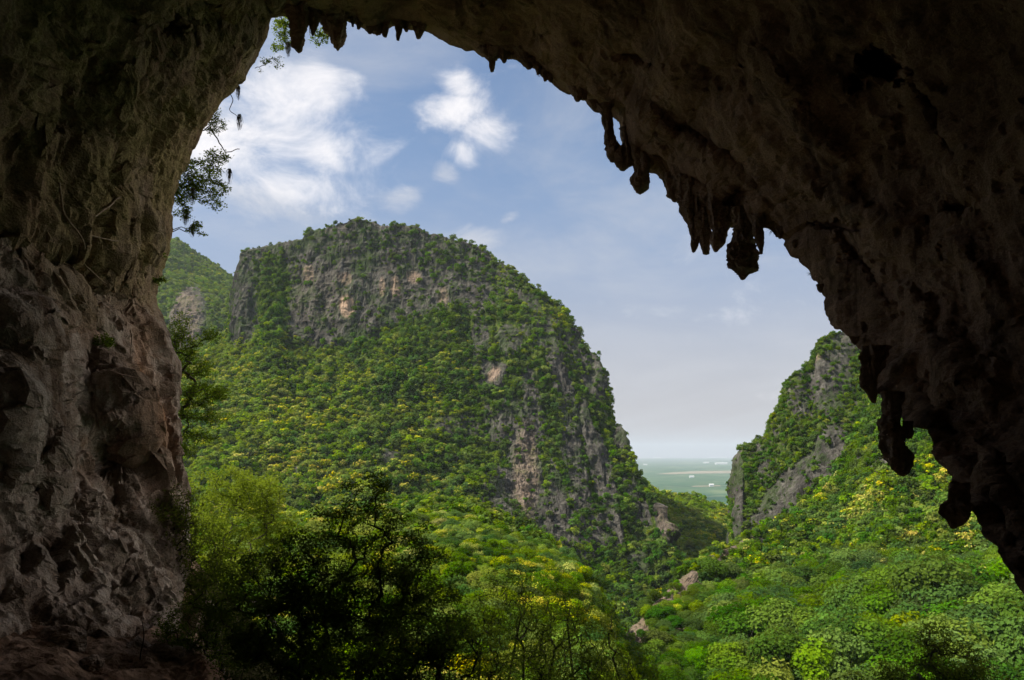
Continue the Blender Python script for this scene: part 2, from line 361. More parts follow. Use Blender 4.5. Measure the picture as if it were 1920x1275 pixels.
# plain to the horizon
def plain():
    m, t = new_mat('wooded plain')
    pos = t.n('ShaderNodeNewGeometry').outputs['Position']
    a = t.noise(t.mapping(pos, (0.0010, 0.0010, 1)), 1.0, 6, 0.65); b_ = t.noise(t.mapping(pos, (0.02, 0.02, 1)), 1.0, 5, 0.7)
    vor = t.n('ShaderNodeTexVoronoi', i_0=t.mapping(pos, (0.0014, 0.0030, 1)))
    c = t.mix(b_, (0.016, 0.060, 0.030, 1), (0.045, 0.105, 0.050, 1))
    c = t.mix(t.ss(a, 0.5, 0.62, 0, 0.7), c, (0.12, 0.16, 0.08, 1)); c = t.mix(t.ss(a, 0.36, 0.46, 0.7, 0), c, (0.008, 0.04, 0.025, 1))
    c = t.mix(t.ss(vor.outputs['Color'], 0.62, 0.7, 0.0, 0.35), c, (0.16, 0.17, 0.10, 1))
    t.n('ShaderNodeOutputMaterial', i_0=t.n('ShaderNodeBsdfDiffuse', i_0=c))
    ys = np.concatenate([[-1500, 0, 500], np.geomspace(900, 44000, 60)]); xs = np.linspace(-1, 1, 61)
    X = xs[None, :]*np.maximum(3000, ys[:, None]*0.9+2500); Yg = ys[:, None]+0*X
    P = np.stack([X, Yg, -250+0*X], -1)
    o = link('plain', raw_mesh('plain', P, grid_faces(len(ys), 61), m)); tag(o, kind='structure')
plain()
PZ = -250.0
def flat_patch(name, pts_pix, col, z, kind='structure'):
    pts = []
    for px, py in pts_pix:
        d = pdir(px, py); pts.append(d/d[2]*z)
    m, t = new_mat(name)
    pos = t.n('ShaderNodeNewGeometry').outputs['Position']
    c = t.mix(t.noise(t.mapping(pos, (0.004, 0.004, 1)), 1, 5, .6), tuple(0.7*x for x in col)+(1,), col+(1,))
    t.n('ShaderNodeOutputMaterial', i_0=t.n('ShaderNodeBsdfDiffuse', i_0=c))
    o = link(name, raw_mesh(name, pts, [list(range(len(pts)))], m)); tag(o, kind=kind)
flat_patch('field', [(1228, 889), (1262, 889.3), (1300, 888), (1400, 887), (1430, 886), (1430, 881.6), (1380, 882.5), (1320, 882.8), (1262, 885.5)], (0.22, 0.20, 0.14), PZ+1.5)
flat_patch('field', [(1180, 858.2), (1250, 858.6), (1240, 859.6), (1190, 859.4)], (0.3, 0.27, 0.2), PZ+1.5)
flat_patch('field', [(1295, 912.6), (1352, 911.4), (1350, 910), (1300, 911)], (0.28, 0.24, 0.17), PZ+1.5)

M_WHITE = plain_mat('whitewashed metal', (0.75, 0.74, 0.7), (0.82, 0.8, 0.76), 0.05, 0.6, 0)
M_SHED = plain_mat('grey shed roof', (0.5, 0.5, 0.5), (0.62, 0.62, 0.6), 0.05, 0.6, 0)
def far_shed(px, py, wpx, hm, label, group=None):
    d = pdir(px, py); p = d/d[2]*PZ; wd = wpx/FPX*p[1]; dp = min(wd*0.5, 90)
    r = empty('farm_building', p); tag(r, label, 'building', group)
    V = [(-wd/2, -dp/2, 0), (wd/2, -dp/2, 0), (wd/2, dp/2, 0), (-wd/2, dp/2, 0), (-wd/2, -dp/2, hm), (wd/2, -dp/2, hm), (wd/2, dp/2, hm), (-wd/2, dp/2, hm)]
    F = [(0, 1, 5, 4), (1, 2, 6, 5), (2, 3, 7, 6), (3, 0, 4, 7)]
    link('wall', raw_mesh('wall', V, F, M_WHITE), r)
    e = 2.0; V = [(-wd/2-e, -dp/2-e, hm+.05), (wd/2+e, -dp/2-e, hm+.05), (wd/2+e, dp/2+e, hm+.05), (-wd/2-e, dp/2+e, hm+.05), (-wd/2-e, 0, hm+hm*.5), (wd/2+e, 0, hm+hm*.5)]
    link('roof', raw_mesh('roof', V, [(0, 1, 5, 4), (2, 3, 4, 5), (0, 4, 3, 3), (1, 2, 5, 5)][:2]+[(0, 3, 2, 1)], M_SHED), r)
for a in ((1334, 912.2, 8, 14, 'small white farm building, nearest of those on the plain between the mountains'),
          (1297, 895.7, 8, 14, 'tiny pale building on the plain just below the long pale field'),
          (1352, 870.5, 22, 26, 'wide white factory building on the plain above the right end of the pale field'),
          (1345, 858, 34, 30, 'long thin white building near the horizon, right of the gap'),
          (1210, 872, 7, 16, 'tiny white building on the hazy plain beside the dome mountain'),
          (1324, 868.6, 10, 22, 'pale building on the plain just left of the wide white factory'),
          (1233, 858.5, 14, 24, 'long pale building near the horizon, left of the gap')):
    far_shed(*a)

# ------------------------------------------------------------------ forest
def cards(C, Nn, size, rng, aspect=1.0, bend=0.25):
    """leaf-clump cards: four-cornered, slightly folded"""
    n = len(C); Nn = Nn/np.maximum(np.linalg.norm(Nn, axis=1, keepdims=True), 1e-6)
    a = rng.normal(size=(n, 3)); U = np.cross(Nn, a); U /= np.maximum(np.linalg.norm(U, axis=1, keepdims=True), 1e-6); Vv = np.cross(Nn, U)
    s = (size*np.ones(n))[:, None]
    q = np.stack([C-U*s*aspect, C-Vv*s+Nn*s*bend, C+U*s*aspect, C+Vv*s+Nn*s*bend], 1).reshape(-1, 3)
    f = np.arange(n*4).reshape(n, 4)
    return q, f
def crown_mesh(name, seed, n, rad, ht, card, mats, blos=0.0, nb=16, droop=0.1):
    rng = np.random.default_rng(seed)
    ang = rng.uniform(0, 6.283, nb); rr = np.sqrt(rng.uniform(0, 1, nb))*rad*0.68; zz = rng.uniform(0.25, 0.8, nb)*ht*(1.05-0.5*(rr/rad)**2)
    B = np.stack([np.cos(ang)*rr, np.sin(ang)*rr, zz], 1); br = rng.uniform(0.24, 0.42, nb)*rad
    k = rng.integers(0, nb, n); D = rng.normal(size=(n, 3)); D[:, 2] = D[:, 2]*0.8+0.35; D /= np.linalg.norm(D, axis=1, keepdims=True)
    rr2 = rng.uniform(0.62, 1.08, n)**0.7
    C = B[k]+D*(br[k]*rr2)[:, None]*np.array([1, 1, 0.78])
    C[:, 2] = np.maximum(C[:, 2], 0.12*ht)
    Nn = D+rng.normal(size=(n, 3))*0.45+np.array([0, 0, .35])
    V, F = cards(C, Nn, card*rng.uniform(0.6, 1.3, n), rng, 0.75)
    mi = np.zeros(n, int)
    if blos: mi = ((D[:, 2] > 0.25)*(rng.uniform(0, 1, n) < blos)*(C[:, 2] > 0.45*ht)*(np.sin(k*2.3) > -0.55)).astype(int)
    return raw_mesh(name, V, F, mats, False, None, mi)
LM = [leaf_mat('dark green leaves', (0.026, 0.066, 0.006), (0.048, 0.105, 0.008), 0.25),
      leaf_mat('green leaves', (0.054, 0.115, 0.005), (0.090, 0.162, 0.007), 0.3),
      leaf_mat('light green leaves', (0.115, 0.185, 0.005), (0.18, 0.25, 0.007), 0.35, 0.25),
      leaf_mat('grey green leaves', (0.058, 0.115, 0.013), (0.095, 0.165, 0.022), 0.3, 0.25)]
L_BLOS = leaf_mat('yellow blossom', (0.30, 0.30, 0.018), (0.46, 0.42, 0.035), 0.3, 0.2)
M_BARK = plain_mat('grey bark', (0.09, 0.075, 0.06), (0.2, 0.18, 0.15), 4, 0.95, 0.5, (1, 1, .2))

def tubes(polys, sides=5):
    """polys: list of (points (k,3), radii (k)) -> verts, faces"""
    V = []; F = []; off = 0
    for P, r in polys:
        P = np.asarray(P, float); k = len(P); T = np.gradient(P, axis=0); T /= np.maximum(np.linalg.norm(T, axis=1, keepdims=True), 1e-9)
        a = np.array([0.3, 0.9, 0.2]) if abs(T[0][1]) < 0.8 else np.array([0.9, 0.1, 0.3])
        U = np.cross(T, a); U /= np.maximum(np.linalg.norm(U, axis=1, keepdims=True), 1e-9); Wv = np.cross(T, U)
        th = np.arange(sides)/sides*2*math.pi
        ring = P[:, None]+(U[:, None]*np.cos(th)[None, :, None]+Wv[:, None]*np.sin(th)[None, :, None])*np.asarray(r)[:, None, None]
        V.append(ring.reshape(-1, 3)); F.append(grid_faces(k, sides, True, off)); off += k*sides
    return np.concatenate(V), np.concatenate(F)
def trunk_mesh(name, seed, ht, rad):
    rng = np.random.default_rng(seed); pl = []
    for i in range(3):
        a = rng.uniform(0, 6.28); e = np.array([math.cos(a)*rad*.5, math.sin(a)*rad*.5, ht*rng.uniform(.5, .75)])
        t = np.linspace(0, 1, 6)[:, None]; base = np.array([0, 0, -1.2+0*i]); P = base*(1-t)+e*t+np.array([0, 0, 0.2*ht])*t*(1-t)+rng.normal(size=(6, 3))*0.06
        P[0] = base; pl.append((P, np.linspace(0.17, 0.04, 6)*ht/6))
        for j in range(2):
            q = P[3]; a2 = rng.uniform(0, 6.28); e2 = q+np.array([math.cos(a2)*rad*.5, math.sin(a2)*rad*.5, ht*.3]); t2 = np.linspace(0, 1, 4)[:, None]
            pl.append((q*(1-t2)+e2*t2, np.linspace(0.07, 0.02, 4)*ht/6))
    V, F = tubes(pl, 5); return raw_mesh(name, V, F, M_BARK, True)
# near crowns (unit tree: 4 m radius) and far crowns (fewer, larger clumps)
NEARC = [crown_mesh('crown_dark', 1, 5200, 4, 6.2, 0.19, [LM[0]], nb=22), crown_mesh('crown_green', 2, 5200, 4.1, 5.8, 0.19, [LM[1]], nb=26), crown_mesh('crown_green_b', 3, 5000, 3.9, 6.6, 0.18, [LM[1]], nb=18),
         crown_mesh('crown_light', 4, 4400, 3.8, 5.6, 0.18, [LM[2]], nb=20), crown_mesh('crown_grey', 5, 5600, 4.4, 6.0, 0.19, [LM[3]], nb=28),
         crown_mesh('crown_blossom', 6, 5000, 4.0, 5.6, 0.18, [LM[2], L_BLOS], 0.85, nb=20), crown_mesh('crown_part_blossom', 7, 5000, 3.9, 5.6, 0.18, [LM[1], L_BLOS], 0.35, nb=20)]
FARC = [crown_mesh('far_crown_dark', 11, 300, 4, 5.2, 0.52, [LM[0]], nb=10), crown_mesh('far_crown_green', 12, 320, 4.1, 5.0, 0.5, [LM[1]], nb=12), crown_mesh('far_crown_green_b', 13, 300, 3.9, 5.6, 0.5, [LM[1]], nb=9),
        crown_mesh('far_crown_light', 14, 300, 3.8, 4.8, 0.5, [LM[2]], nb=10), crown_mesh('far_crown_grey', 15, 320, 4.2, 5.2, 0.5, [LM[3]], nb=12),
        crown_mesh('far_crown_blossom', 16, 300, 4.0, 4.8, 0.46, [LM[2], L_BLOS], 0.8, nb=10), crown_mesh('far_crown_part_blossom', 17, 300, 3.9, 4.8, 0.5, [LM[1], L_BLOS], 0.3, nb=10)]
TRUNK = [trunk_mesh('trunk', 31+i, 6, 3.6) for i in range(3)]

MOUTH = [(330, 1500), (338, 1200), (345, 1050), (352, 960), (351, 900), (350, 860), (345, 820), (340, 780), (343, 735), (335, 700), (320, 665), (308, 630), (300, 600), (296, 560), (298, 520), (303, 480), (306, 455), (313, 430), (313, 400), (320, 360), (330, 330), (345, 300), (362, 260), (375, 235), (395, 200), (420, 165), (450, 150), (462, 130), (490, 100), (500, 75), (505, 60), (512, 38), (530, 36), (560, 33), (600, 30), (648, 36), (679, 49), (693, 60), (708, 63), (730, 57), (752, 55), (774, 55), (803, 60), (825, 69), (843, 78), (868, 87), (890, 94), (903, 99), (934, 109), (949, 113), (970, 111), (996, 125), (1007, 128), (1021, 144), (1043, 159), (1073, 171), (1102, 188), (1124, 207), (1148, 216), (1163, 228), (1167, 255), (1170, 282), (1180, 302), (1200, 312), (1214, 320), (1227, 321), (1238, 328), (1249, 349), (1264, 362), (1285, 380), (1310, 398), (1340, 412), (1376, 424), (1400, 424), (1421, 426), (1436, 426), (1450, 430), (1461, 441), (1473, 441), (1483, 450), (1495, 475), (1506, 483), (1514, 504), (1520, 522), (1534, 532), (1538, 547), (1549, 566), (1550, 582), (1556, 598), (1566, 616), (1577, 618), (1596, 635), (1621, 667), (1626, 690), (1640, 715), (1652, 738), (1659, 755), (1672, 768), (1689, 782), (1694, 795), (1704, 800), (1718, 803), (1733, 814), (1733, 842), (1745, 862), (1764, 878), (1774, 905), (1785, 928), (1797, 942), (1812, 953), (1827, 971), (1850, 1013), (1883, 1056), (1896, 1076), (1901, 1099), (1910, 1112), (1916, 1126), (1960, 1200), (2030, 1330), (2130, 1520)]
MO = np.array(MOUTH, float)
def in_mouth(px, py):
    inside = np.zeros(np.shape(px), bool); x0, y0 = MO[-1]
    for x1, y1 in MO:
        c = ((y1 > py) != (y0 > py)) & (px < (x0-x1)*(py-y1)/(y0-y1+1e-9)+x1); inside ^= c; x0, y0 = x1, y1
    return inside

def scatter(d, n, smin, smax, seed, dens=None, mind=0.8, grow_=None, pxmax=1990):
    """tree spots on one hill: thinned so that crowns touch but do not coincide"""
    rng = np.random.default_rng(seed); P = d['P']; h = d['h']
    a = P[:-1, :-1]; e1 = P[1:, :-1]-a; e2 = P[:-1, 1:]-a; ar = np.linalg.norm(np.cross(e1, e2), axis=-1)
    wgt = ar.copy(); rk = d['rock'][:-1, :-1]; wgt *= np.clip(1.15-1.5*rk, 0.07, 1)
    wgt[h+5:] = 0
    if dens is not None: wgt *= dens(d['PX'][:-1, :-1], d['PY'][:-1, :-1])
    idx = rng.choice(wgt.size, size=n, p=(wgt/wgt.sum()).ravel()); i, j = np.unravel_index(idx, wgt.shape)
    u, v = rng.uniform(size=(2, n, 1)); Q = a[i, j]+e1[i, j]*u+e2[i, j]*v
    sc = rng.uniform(0, 1, n)**2.2*(smax-smin)+smin; sc *= (1-0.5*rk[i, j])*(1+0.45*fbm(Q, 1/28, 2, 611)); sc = sc*(grow_(i, j, d) if grow_ else 1)
    px, py = topix(Q); ok = (px > -160) & (px < pxmax) & (py < 1420) & (py > 330)
    cell = {}; out = []
    for t in np.argsort(-sc+rng.uniform(0, .25, n)):
        if not ok[t]: continue
        q = Q[t]; r_ = sc[t]*4*mind; g = 3.0; key = (int(q[0]//g), int(q[1]//g), int(q[2]//g)); bad = False; m = int(r_//g)+1
        for x in range(-m, m+1):
            for y in range(-m, m+1):
                for z in range(-m, m+1):
                    for (o_, ro) in cell.get((key[0]+x, key[1]+y, key[2]+z), ()):
                        if (q[0]-o_[0])**2+(q[1]-o_[1])**2+(q[2]-o_[2])**2 < (0.5*(r_+ro))**2: bad = True; break
                    if bad: break
                if bad: break
            if bad: break
        if bad: continue
        cell.setdefault(key, []).append((q, r_)); out.append((q[0], q[1], q[2], sc[t], px[t], py[t], rk[i[t], j[t]]))
    return np.array(out)
def species(sp, rng, light, blossom, grey=0.12):
    """species index per tree from patchy chances"""
    n = len(sp); P = sp[:, :3]; big = fbm(P, 1/60, 3, 500); u = rng.uniform(size=n); v = rng.uniform(size=n)
    out = np.where(u+0.5*big < 0.42, 0, np.where(v < .5, 1, 2))
    out = np.where(rng.uniform(size=n) < light*(1+1.2*big), 3, out)
    out = np.where(rng.uniform(size=n) < grey*(1-big), 4, out)
    bl = blossom*np.clip(1+4.5*fbm(P, 1/24, 2, 600), 0, 3.5)
    q = rng.uniform(size=n); out = np.where(q < bl*.55, 5, np.where(q < bl, 6, out))
    out = np.where((sp[:, 6] > 0.5) & (out > 2), 1, out)
    return out
def gradm(PX, PY): return 1.0+0*PX
zones = []
rng = np.random.default_rng(99)
sp = scatter(MT, 42000, 0.48, 1.4, 1, None, 0.62)
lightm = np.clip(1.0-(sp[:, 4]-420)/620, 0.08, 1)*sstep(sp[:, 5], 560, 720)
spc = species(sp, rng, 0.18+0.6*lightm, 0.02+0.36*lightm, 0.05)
spc = np.where((sp[:, 4] > 1090) & (sp[:, 5] > 930) & (rng.uniform(size=len(sp)) < .6), 0, spc); zones.append(('mountain', sp, spc))  # more dark trees low on the right flank, imitating its shade by colour
sp = scatter(LR, 15000, 0.55, 1.1, 2, None, 0.55); zones.append(('ridge', sp, species(sp, rng, 0.5, 0.12, 0.05)))
sp = scatter(SP, 3500, 0.8, 1.5, 3, None, 0.62); zones.append(('spur', sp, species(sp, rng, 0.7, 0.3, 0.05)))
sp = scatter(NM, 9000, 0.4, 0.85, 4, None, 0.6); zones.append(('right_mountain', sp, species(sp, rng, 0.1, 0.02, 0.05)))
sp = scatter(RS, 12000, 0.6, 1.25, 5, None, 0.6, lambda i, j, d: 1+1.15*sstep(d['PY'][i, j], 1030, 1190)*sstep(d['PX'][i, j], 1260, 1460))
yb = np.exp(-((sp[:, 5]-1000)/110)**2); spd = (sp[:, 5] > 1010) & (rng.uniform(size=len(sp)) < .3)
zones.append(('slope', sp, np.where(spd, 0, np.where((sp[:, 4] < 1400) & (sp[:, 5] < ip(sp[:, 4], R_CREST)+40) & (rng.uniform(size=len(sp)) < .6), 3, species(sp, rng, 0.05+.2*yb, 0.04+0.2*yb, 0.04+0.12*sstep(sp[:, 5], 1040, 1150))))))
sp = scatter(HL, 15000, 0.8, 1.5, 6, None, 0.62); zones.append(('far', sp, species(sp, rng, 0.45, 0.03, 0.0)))

# the trees that show largest are trees of their own
zn = np.concatenate([[zi]*len(z[1]) for zi, z in enumerate(zones)]); ALL = np.concatenate([z[1] for z in zones]); SPEC = np.concatenate([z[2] for z in zones])
vis = in_mouth(ALL[:, 4], ALL[:, 5]-8) & (ALL[:, 5] < 1290)
vis &= ~((zn == 0) & (ALL[:, 5] > ip(ALL[:, 4], L_CREST)-4)) & ~((zn == 0) & (ALL[:, 4] > 1180) & (ALL[:, 5] > ip(ALL[:, 4], R_CREST)-4))
vis &= ~((zn == 3) & (ALL[:, 5] > ip(ALL[:, 4], R_CREST)-2)) & ~((zn == 1) & (ALL[:, 4] < 860) & (ALL[:, 5] > 985))
appar = ALL[:, 3]/ALL[:, 1]; appar[~vis] = -1
order = np.argsort(-appar)[:330]
indiv = np.zeros(len(ALL), bool); indiv[order] = True; indiv &= vis
ZL = ['on the forested flank of the dome mountain', 'on the low ridge in front of the dome mountain', 'on the wooded spur in the gap', 'on the cliff of the right hand mountain', 'in the forest on the lower right slope', 'on the far left hill']
SL = ['dark bushy tree', 'green leafy tree', 'broad green tree', 'light green tree', 'grey green tree', 'yellow blossoming tree', 'yellow flecked tree']
SN = ['broadleaf_tree']*5+['blossoming_tree']*2
ROWS = ['bottom row', 'second row up', 'third row up', 'fourth row up', 'fifth row up', 'upper rows']
COLS = ['far left', 'left', 'mid left', 'centre', 'mid right', 'right', 'far right']
ZS = ['dome mountain', 'low near ridge', 'spur in the gap', 'right mountain cliff', 'lower right slope', 'far left hill']
def place_label(q, k, z):
    x0, x1, y0, y1 = ((430, 1250, 500, 1000), (860, 1130, 960, 1275), (1215, 1380, 920, 1060), (1380, 1620, 640, 1010), (1180, 1900, 1000, 1275), (300, 440, 440, 620))[z]
    cx = COLS[int(np.clip((q[4]-x0)/(x1-x0)*7, 0, 6))]; ry = ROWS[int(np.clip((y1-q[5])/(y1-y0)*6, 0, 5))]
    return ['small', 'large'][int(q[3] > 0.8)]+' '+SL[k]+', '+ry+', '+cx+' of '+ZS[z]
ORD = ['first', 'second', 'third', 'fourth', 'fifth', 'sixth', 'seventh', 'eighth', 'ninth', 'tenth', 'eleventh', 'twelfth', 'thirteenth', 'fourteenth', 'fifteenth', 'sixteenth', 'seventeenth', 'eighteenth', 'nineteenth', 'twentieth']
LBL = {}
for t in np.nonzero(indiv)[0]: LBL.setdefault(place_label(ALL[t], int(SPEC[t]), int(zn[t])), []).append(t)
LT = {}
for lb, ts in LBL.items():
    ts = sorted(ts, key=lambda t: ALL[t, 4])
    for i, t in enumerate(ts): LT[t] = lb if len(ts) == 1 else lb+', '+ORD[min(i, 19)]+' from left'
for t in np.nonzero(indiv)[0]:
    q = ALL[t]; k = int(SPEC[t]); z = int(zn[t])
    r = empty(SN[k], q[:3], random.uniform(0, 6.28), q[3])
    tag(r, LT[t], 'tree', 'trees '+ZL[z])
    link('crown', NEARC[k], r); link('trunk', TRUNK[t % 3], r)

def instancer(name, pts, spec, srcs, label_kind='stuff'):
    """one object: many far trees on points; each kind of crown taken from a tree that stands in the scene"""
    m = bpy.data.meshes.new(name); m.vertices.add(len(pts)); m.vertices.foreach_set('co', pts[:, :3].astype(np.float32).ravel())
    a = m.attributes.new('size', 'FLOAT', 'POINT'); a.data.foreach_set('value', pts[:, 3].astype(np.float32))
    a = m.attributes.new('kind_no', 'INT', 'POINT'); a.data.foreach_set('value', spec.astype(np.int32))
    m.materials.append(LM[1]); o = link(name, m); tag(o, kind='stuff')
    g = bpy.data.node_groups.new(name+' nodes', 'GeometryNodeTree')
    g.interface.new_socket('Geometry', in_out='INPUT', socket_type='NodeSocketGeometry'); g.interface.new_socket('Geometry', in_out='OUTPUT', socket_type='NodeSocketGeometry')
    N = g.nodes; Lk = g.links; gi = N.new('NodeGroupInput'); go = N.new('NodeGroupOutput'); J = N.new('GeometryNodeJoinGeometry')
    sz = N.new('GeometryNodeInputNamedAttribute'); sz.data_type = 'FLOAT'; sz.inputs[0].default_value = 'size'
    kn = N.new('GeometryNodeInputNamedAttribute'); kn.data_type = 'INT'; kn.inputs[0].default_value = 'kind_no'
    rv = N.new('FunctionNodeRandomValue'); rv.data_type = 'FLOAT_VECTOR'; rv.inputs[0].default_value = (-.12, -.12, 0); rv.inputs[1].default_value = (.12, .12, 6.28)
    m2p = N.new('GeometryNodeMeshToPoints'); Lk.new(gi.outputs[0], m2p.inputs[0])
    for k, src in srcs.items():
        cp = N.new('FunctionNodeCompare'); cp.data_type = 'INT'; cp.operation = 'EQUAL'; Lk.new(kn.outputs['Attribute'], cp.inputs[2]); cp.inputs[3].default_value = k
        ob = N.new('GeometryNodeObjectInfo'); ob.inputs['Object'].default_value = src; ob.transform_space = 'ORIGINAL'; ob.inputs['As Instance'].default_value = True
        io = N.new('GeometryNodeInstanceOnPoints'); Lk.new(m2p.outputs[0], io.inputs['Points']); Lk.new(cp.outputs[0], io.inputs['Selection']); Lk.new(ob.outputs['Geometry'], io.inputs['Instance'])
        Lk.new(rv.outputs[0], io.inputs['Rotation']); Lk.new(sz.outputs['Attribute'], io.inputs['Scale']); Lk.new(io.outputs[0], J.inputs[0])
    Lk.new(J.outputs[0], go.inputs[0])
    md = o.modifiers.new('trees', 'NODES'); md.node_group = g
    return o
# one far tree of each kind, standing on the mountain's skyline or flank, also serves as the pattern of the far wood
far_src = {}
for k in range(7):
    c = np.nonzero((zn == 0) & (SPEC == k) & vis & ~indiv & (ALL[:, 5] < 900))[0]
    t = c[np.argsort(-ALL[c, 3])[0]]; indiv[t] = True; q = ALL[t]
    r = empty(SN[k], q[:3], 0.7*k, q[3]); tag(r, place_label(q, k, 0).replace('small', 'tiny').replace('large', 'tiny'), 'tree', 'trees '+ZL[0])
    far_src[k] = link('crown', FARC[k], r); link('trunk', TRUNK[k % 3], r)
near_src = {}
for k in range(7):
    for t in np.nonzero(indiv)[0]:
        pass
    for o in COL.objects:
        if o.name.startswith('crown') and o.data == NEARC[k]: near_src[k] = o; break
ZN = ['mountain_forest', 'ridge_forest', 'spur_forest', 'cliff_scrub', 'slope_forest', 'far_hill_forest']
for zi in range(6):
    s_ = (zn == zi) & ~indiv
    near = s_ & (ALL[:, 1] < 260)
    if near.any() and len(near_src) == 7: instancer(ZN[zi]+'_near', ALL[near], SPEC[near], near_src)
    else: near[:] = False
    s_ &= ~near
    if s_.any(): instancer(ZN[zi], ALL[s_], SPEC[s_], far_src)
print('TREES', len(ALL), indiv.sum(), [len(z[1]) for z in zones], len(near_src))
#@@PART3
# ------------------------------------------------------------------ cave
def cave_mat(name):
    m, t = new_mat(name)
    pos = t.n('ShaderNodeNewGeometry').outputs['Position']
    A = lambda n: t.n('ShaderNodeAttribute', attribute_name=n).outputs['Fac']
    grey, olive, orange = A('grey'), A('olive'), A('orange')
    n1 = t.noise(pos, 0.35, 8, 0.65, 0.4); n2 = t.noise(t.mapping(pos, (1, 1, 0.18)), 0.9, 7, 0.65, 0.5); n3 = t.noise(pos, 3.5, 7, 0.7); n4 = t.noise(pos, 14, 5, 0.75)
    c = t.mix(t.ss(n1, 0.3, 0.7), (0.26, 0.158, 0.098, 1), (0.56, 0.36, 0.235, 1))
    g = t.mix(t.ss(n2, 0.32, 0.66), (0.24, 0.175, 0.130, 1), (0.68, 0.585, 0.50, 1))
    g = t.mix(t.ss(n3, 0.5, 0.7, 0.0, 0.6), g, (0.30, 0.19, 0.125, 1))
    c = t.mix(grey, c, g)
    ol = t.mix(t.ss(n3, 0.3, 0.7), (0.15, 0.115, 0.045, 1), (0.42, 0.34, 0.17, 1))
    c = t.mix(t.math('MULTIPLY', olive, t.ss(t.math('ADD', n1, t.math('MULTIPLY', n2, 0.6)), 0.55, 0.95)), c, ol)
    c = t.mix(t.math('MULTIPLY', orange, t.ss(n2, 0.3, 0.55)), c, (0.50, 0.27, 0.15, 1))
    dark = t.ss(t.noise(t.mapping(pos, (1, 1, 0.13)), 0.55, 6, 0.7, 0.8), 0.53, 0.68, 0.0, 0.72)
    c = t.mix(dark, c, (0.040, 0.028, 0.020, 1))
    c = t.mix(t.ss(n4, 0.42, 0.60, 0.35, 0.0), c, (0.05, 0.035, 0.025, 1))
    bh = t.math('ADD', t.math('MULTIPLY', n3, 0.6), t.math('MULTIPLY', n4, 0.25))
    b = t.n('ShaderNodeBump', i_Strength=0.9, i_Distance=0.28); t.put(b.inputs['Height'], bh)
    p = t.n('ShaderNodeBsdfDiffuse', i_0=c); t.put(p.inputs['Normal'], b.outputs[0])
    t.n('ShaderNodeOutputMaterial', i_0=p)
    return m
M_CAVE = cave_mat('cave limestone')

C3 = pdir(1000, 700); C3 = C3/np.linalg.norm(C3)
U3 = np.cross(C3, [0, 0, 1.]); U3 /= np.linalg.norm(U3); V3 = np.cross(U3, C3)
LOOP = MOUTH+[(1700, 1950), (1000, 2100), (500, 1950)]
LA = np.array(LOOP+[LOOP[0]], float); seg = np.linalg.norm(np.diff(LA, axis=0), axis=1)
wseg = np.where((LA[:-1, 1] > 1320) | (LA[1:, 1] > 1340), seg*0.25, seg); acc = np.concatenate([[0], np.cumsum(wseg)])
NTH = 1500; tt = np.linspace(0, acc[-1], NTH, endpoint=False)
OX = np.interp(tt, acc, LA[:, 0]); OY = np.interp(tt, acc, LA[:, 1])
ANC = [((330, 1500), 24), ((351, 900), 34), ((300, 600), 38), ((345, 300), 42), ((512, 38), 46), ((803, 60), 48), ((1124, 207), 44), ((1376, 424), 38), ((1577, 618), 32), ((1733, 842), 25), ((1916, 1126), 19), ((2130, 1520), 14), ((1700, 1950), 12), ((1000, 2100), 13), ((500, 1950), 17)]
ai = []; av = []
for p_, v_ in ANC:
    k = LOOP.index(p_); ai.append(acc[k]); av.append(v_)
ai.append(acc[-1]); av.append(av[0]); RE = np.interp(tt, ai, av)
def rim_r(px, py):
    k = np.argmin((OX-px)**2+(OY-py)**2); return RE[k]
D = pdir(OX, OY); D /= np.linalg.norm(D, axis=1, keepdims=True)
BE = np.arccos(np.clip(D@C3, -1, 1)); AL = np.arctan2(D@V3, D@U3)
def raydir(al, be): return np.cos(be)[..., None]*C3+np.sin(be)[..., None]*(np.cos(al)[..., None]*U3+np.sin(al)[..., None]*V3)
# rough lip
PR = D*RE[:, None]
lip = 0.22*fbm(PR, 1/0.9, 4, 201, 0.6)+0.22*fbm(PR, 1/3.0, 2, 205)
roofy = sstep(OX, 500, 640)
BE = BE+(lip*(0.6+0.4*roofy))/RE
s1 = np.linspace(0, 1, 430)**1.2*R(46); s2 = R(46)+np.linspace(0, 1, 26)[1:]**1.0*R(140)
DB = np.concatenate([s1, s2])
be = np.minimum(BE[None, :]+DB[:, None], math.pi-0.002); al = np.broadcast_to(AL, be.shape)
DR = raydir(al, be)
leftish = 1-sstep(OX, 480, 900); leftish = np.where(OY > 1400, 1-sstep(OX, 330, 800), leftish)
wdt = R(21)*leftish+R(32)*(1-leftish); rb = 9*leftish+12*(1-leftish)
rr_ = rb+(RE-rb)*np.exp(-(DB[:, None])/wdt)
GX, GY = topix(DR); front = (DR[..., 1] > 0.15); GX = np.where(front, GX, -9999); GY = np.where(front, GY, -9999)
def gz(cx, cy, sx, sy, rot=0.0):
    c, s = math.cos(R(rot)), math.sin(R(rot)); x = GX-cx; y = GY-cy
    return np.exp(-(((x*c+y*s)/sx)**2+((-x*s+y*c)/sy)**2))
_pp = DR*28.0; GX0 = GX; GY0 = GY; GX = GX+np.where(front, 30*fbm(_pp, 1/1.6, 5, 290, .7), 0); GY = GY+np.where(front, 30*fbm(_pp, 1/1.6, 5, 295, .7), 0)
def edgy(v): return sstep(v, 0.25, 0.6)
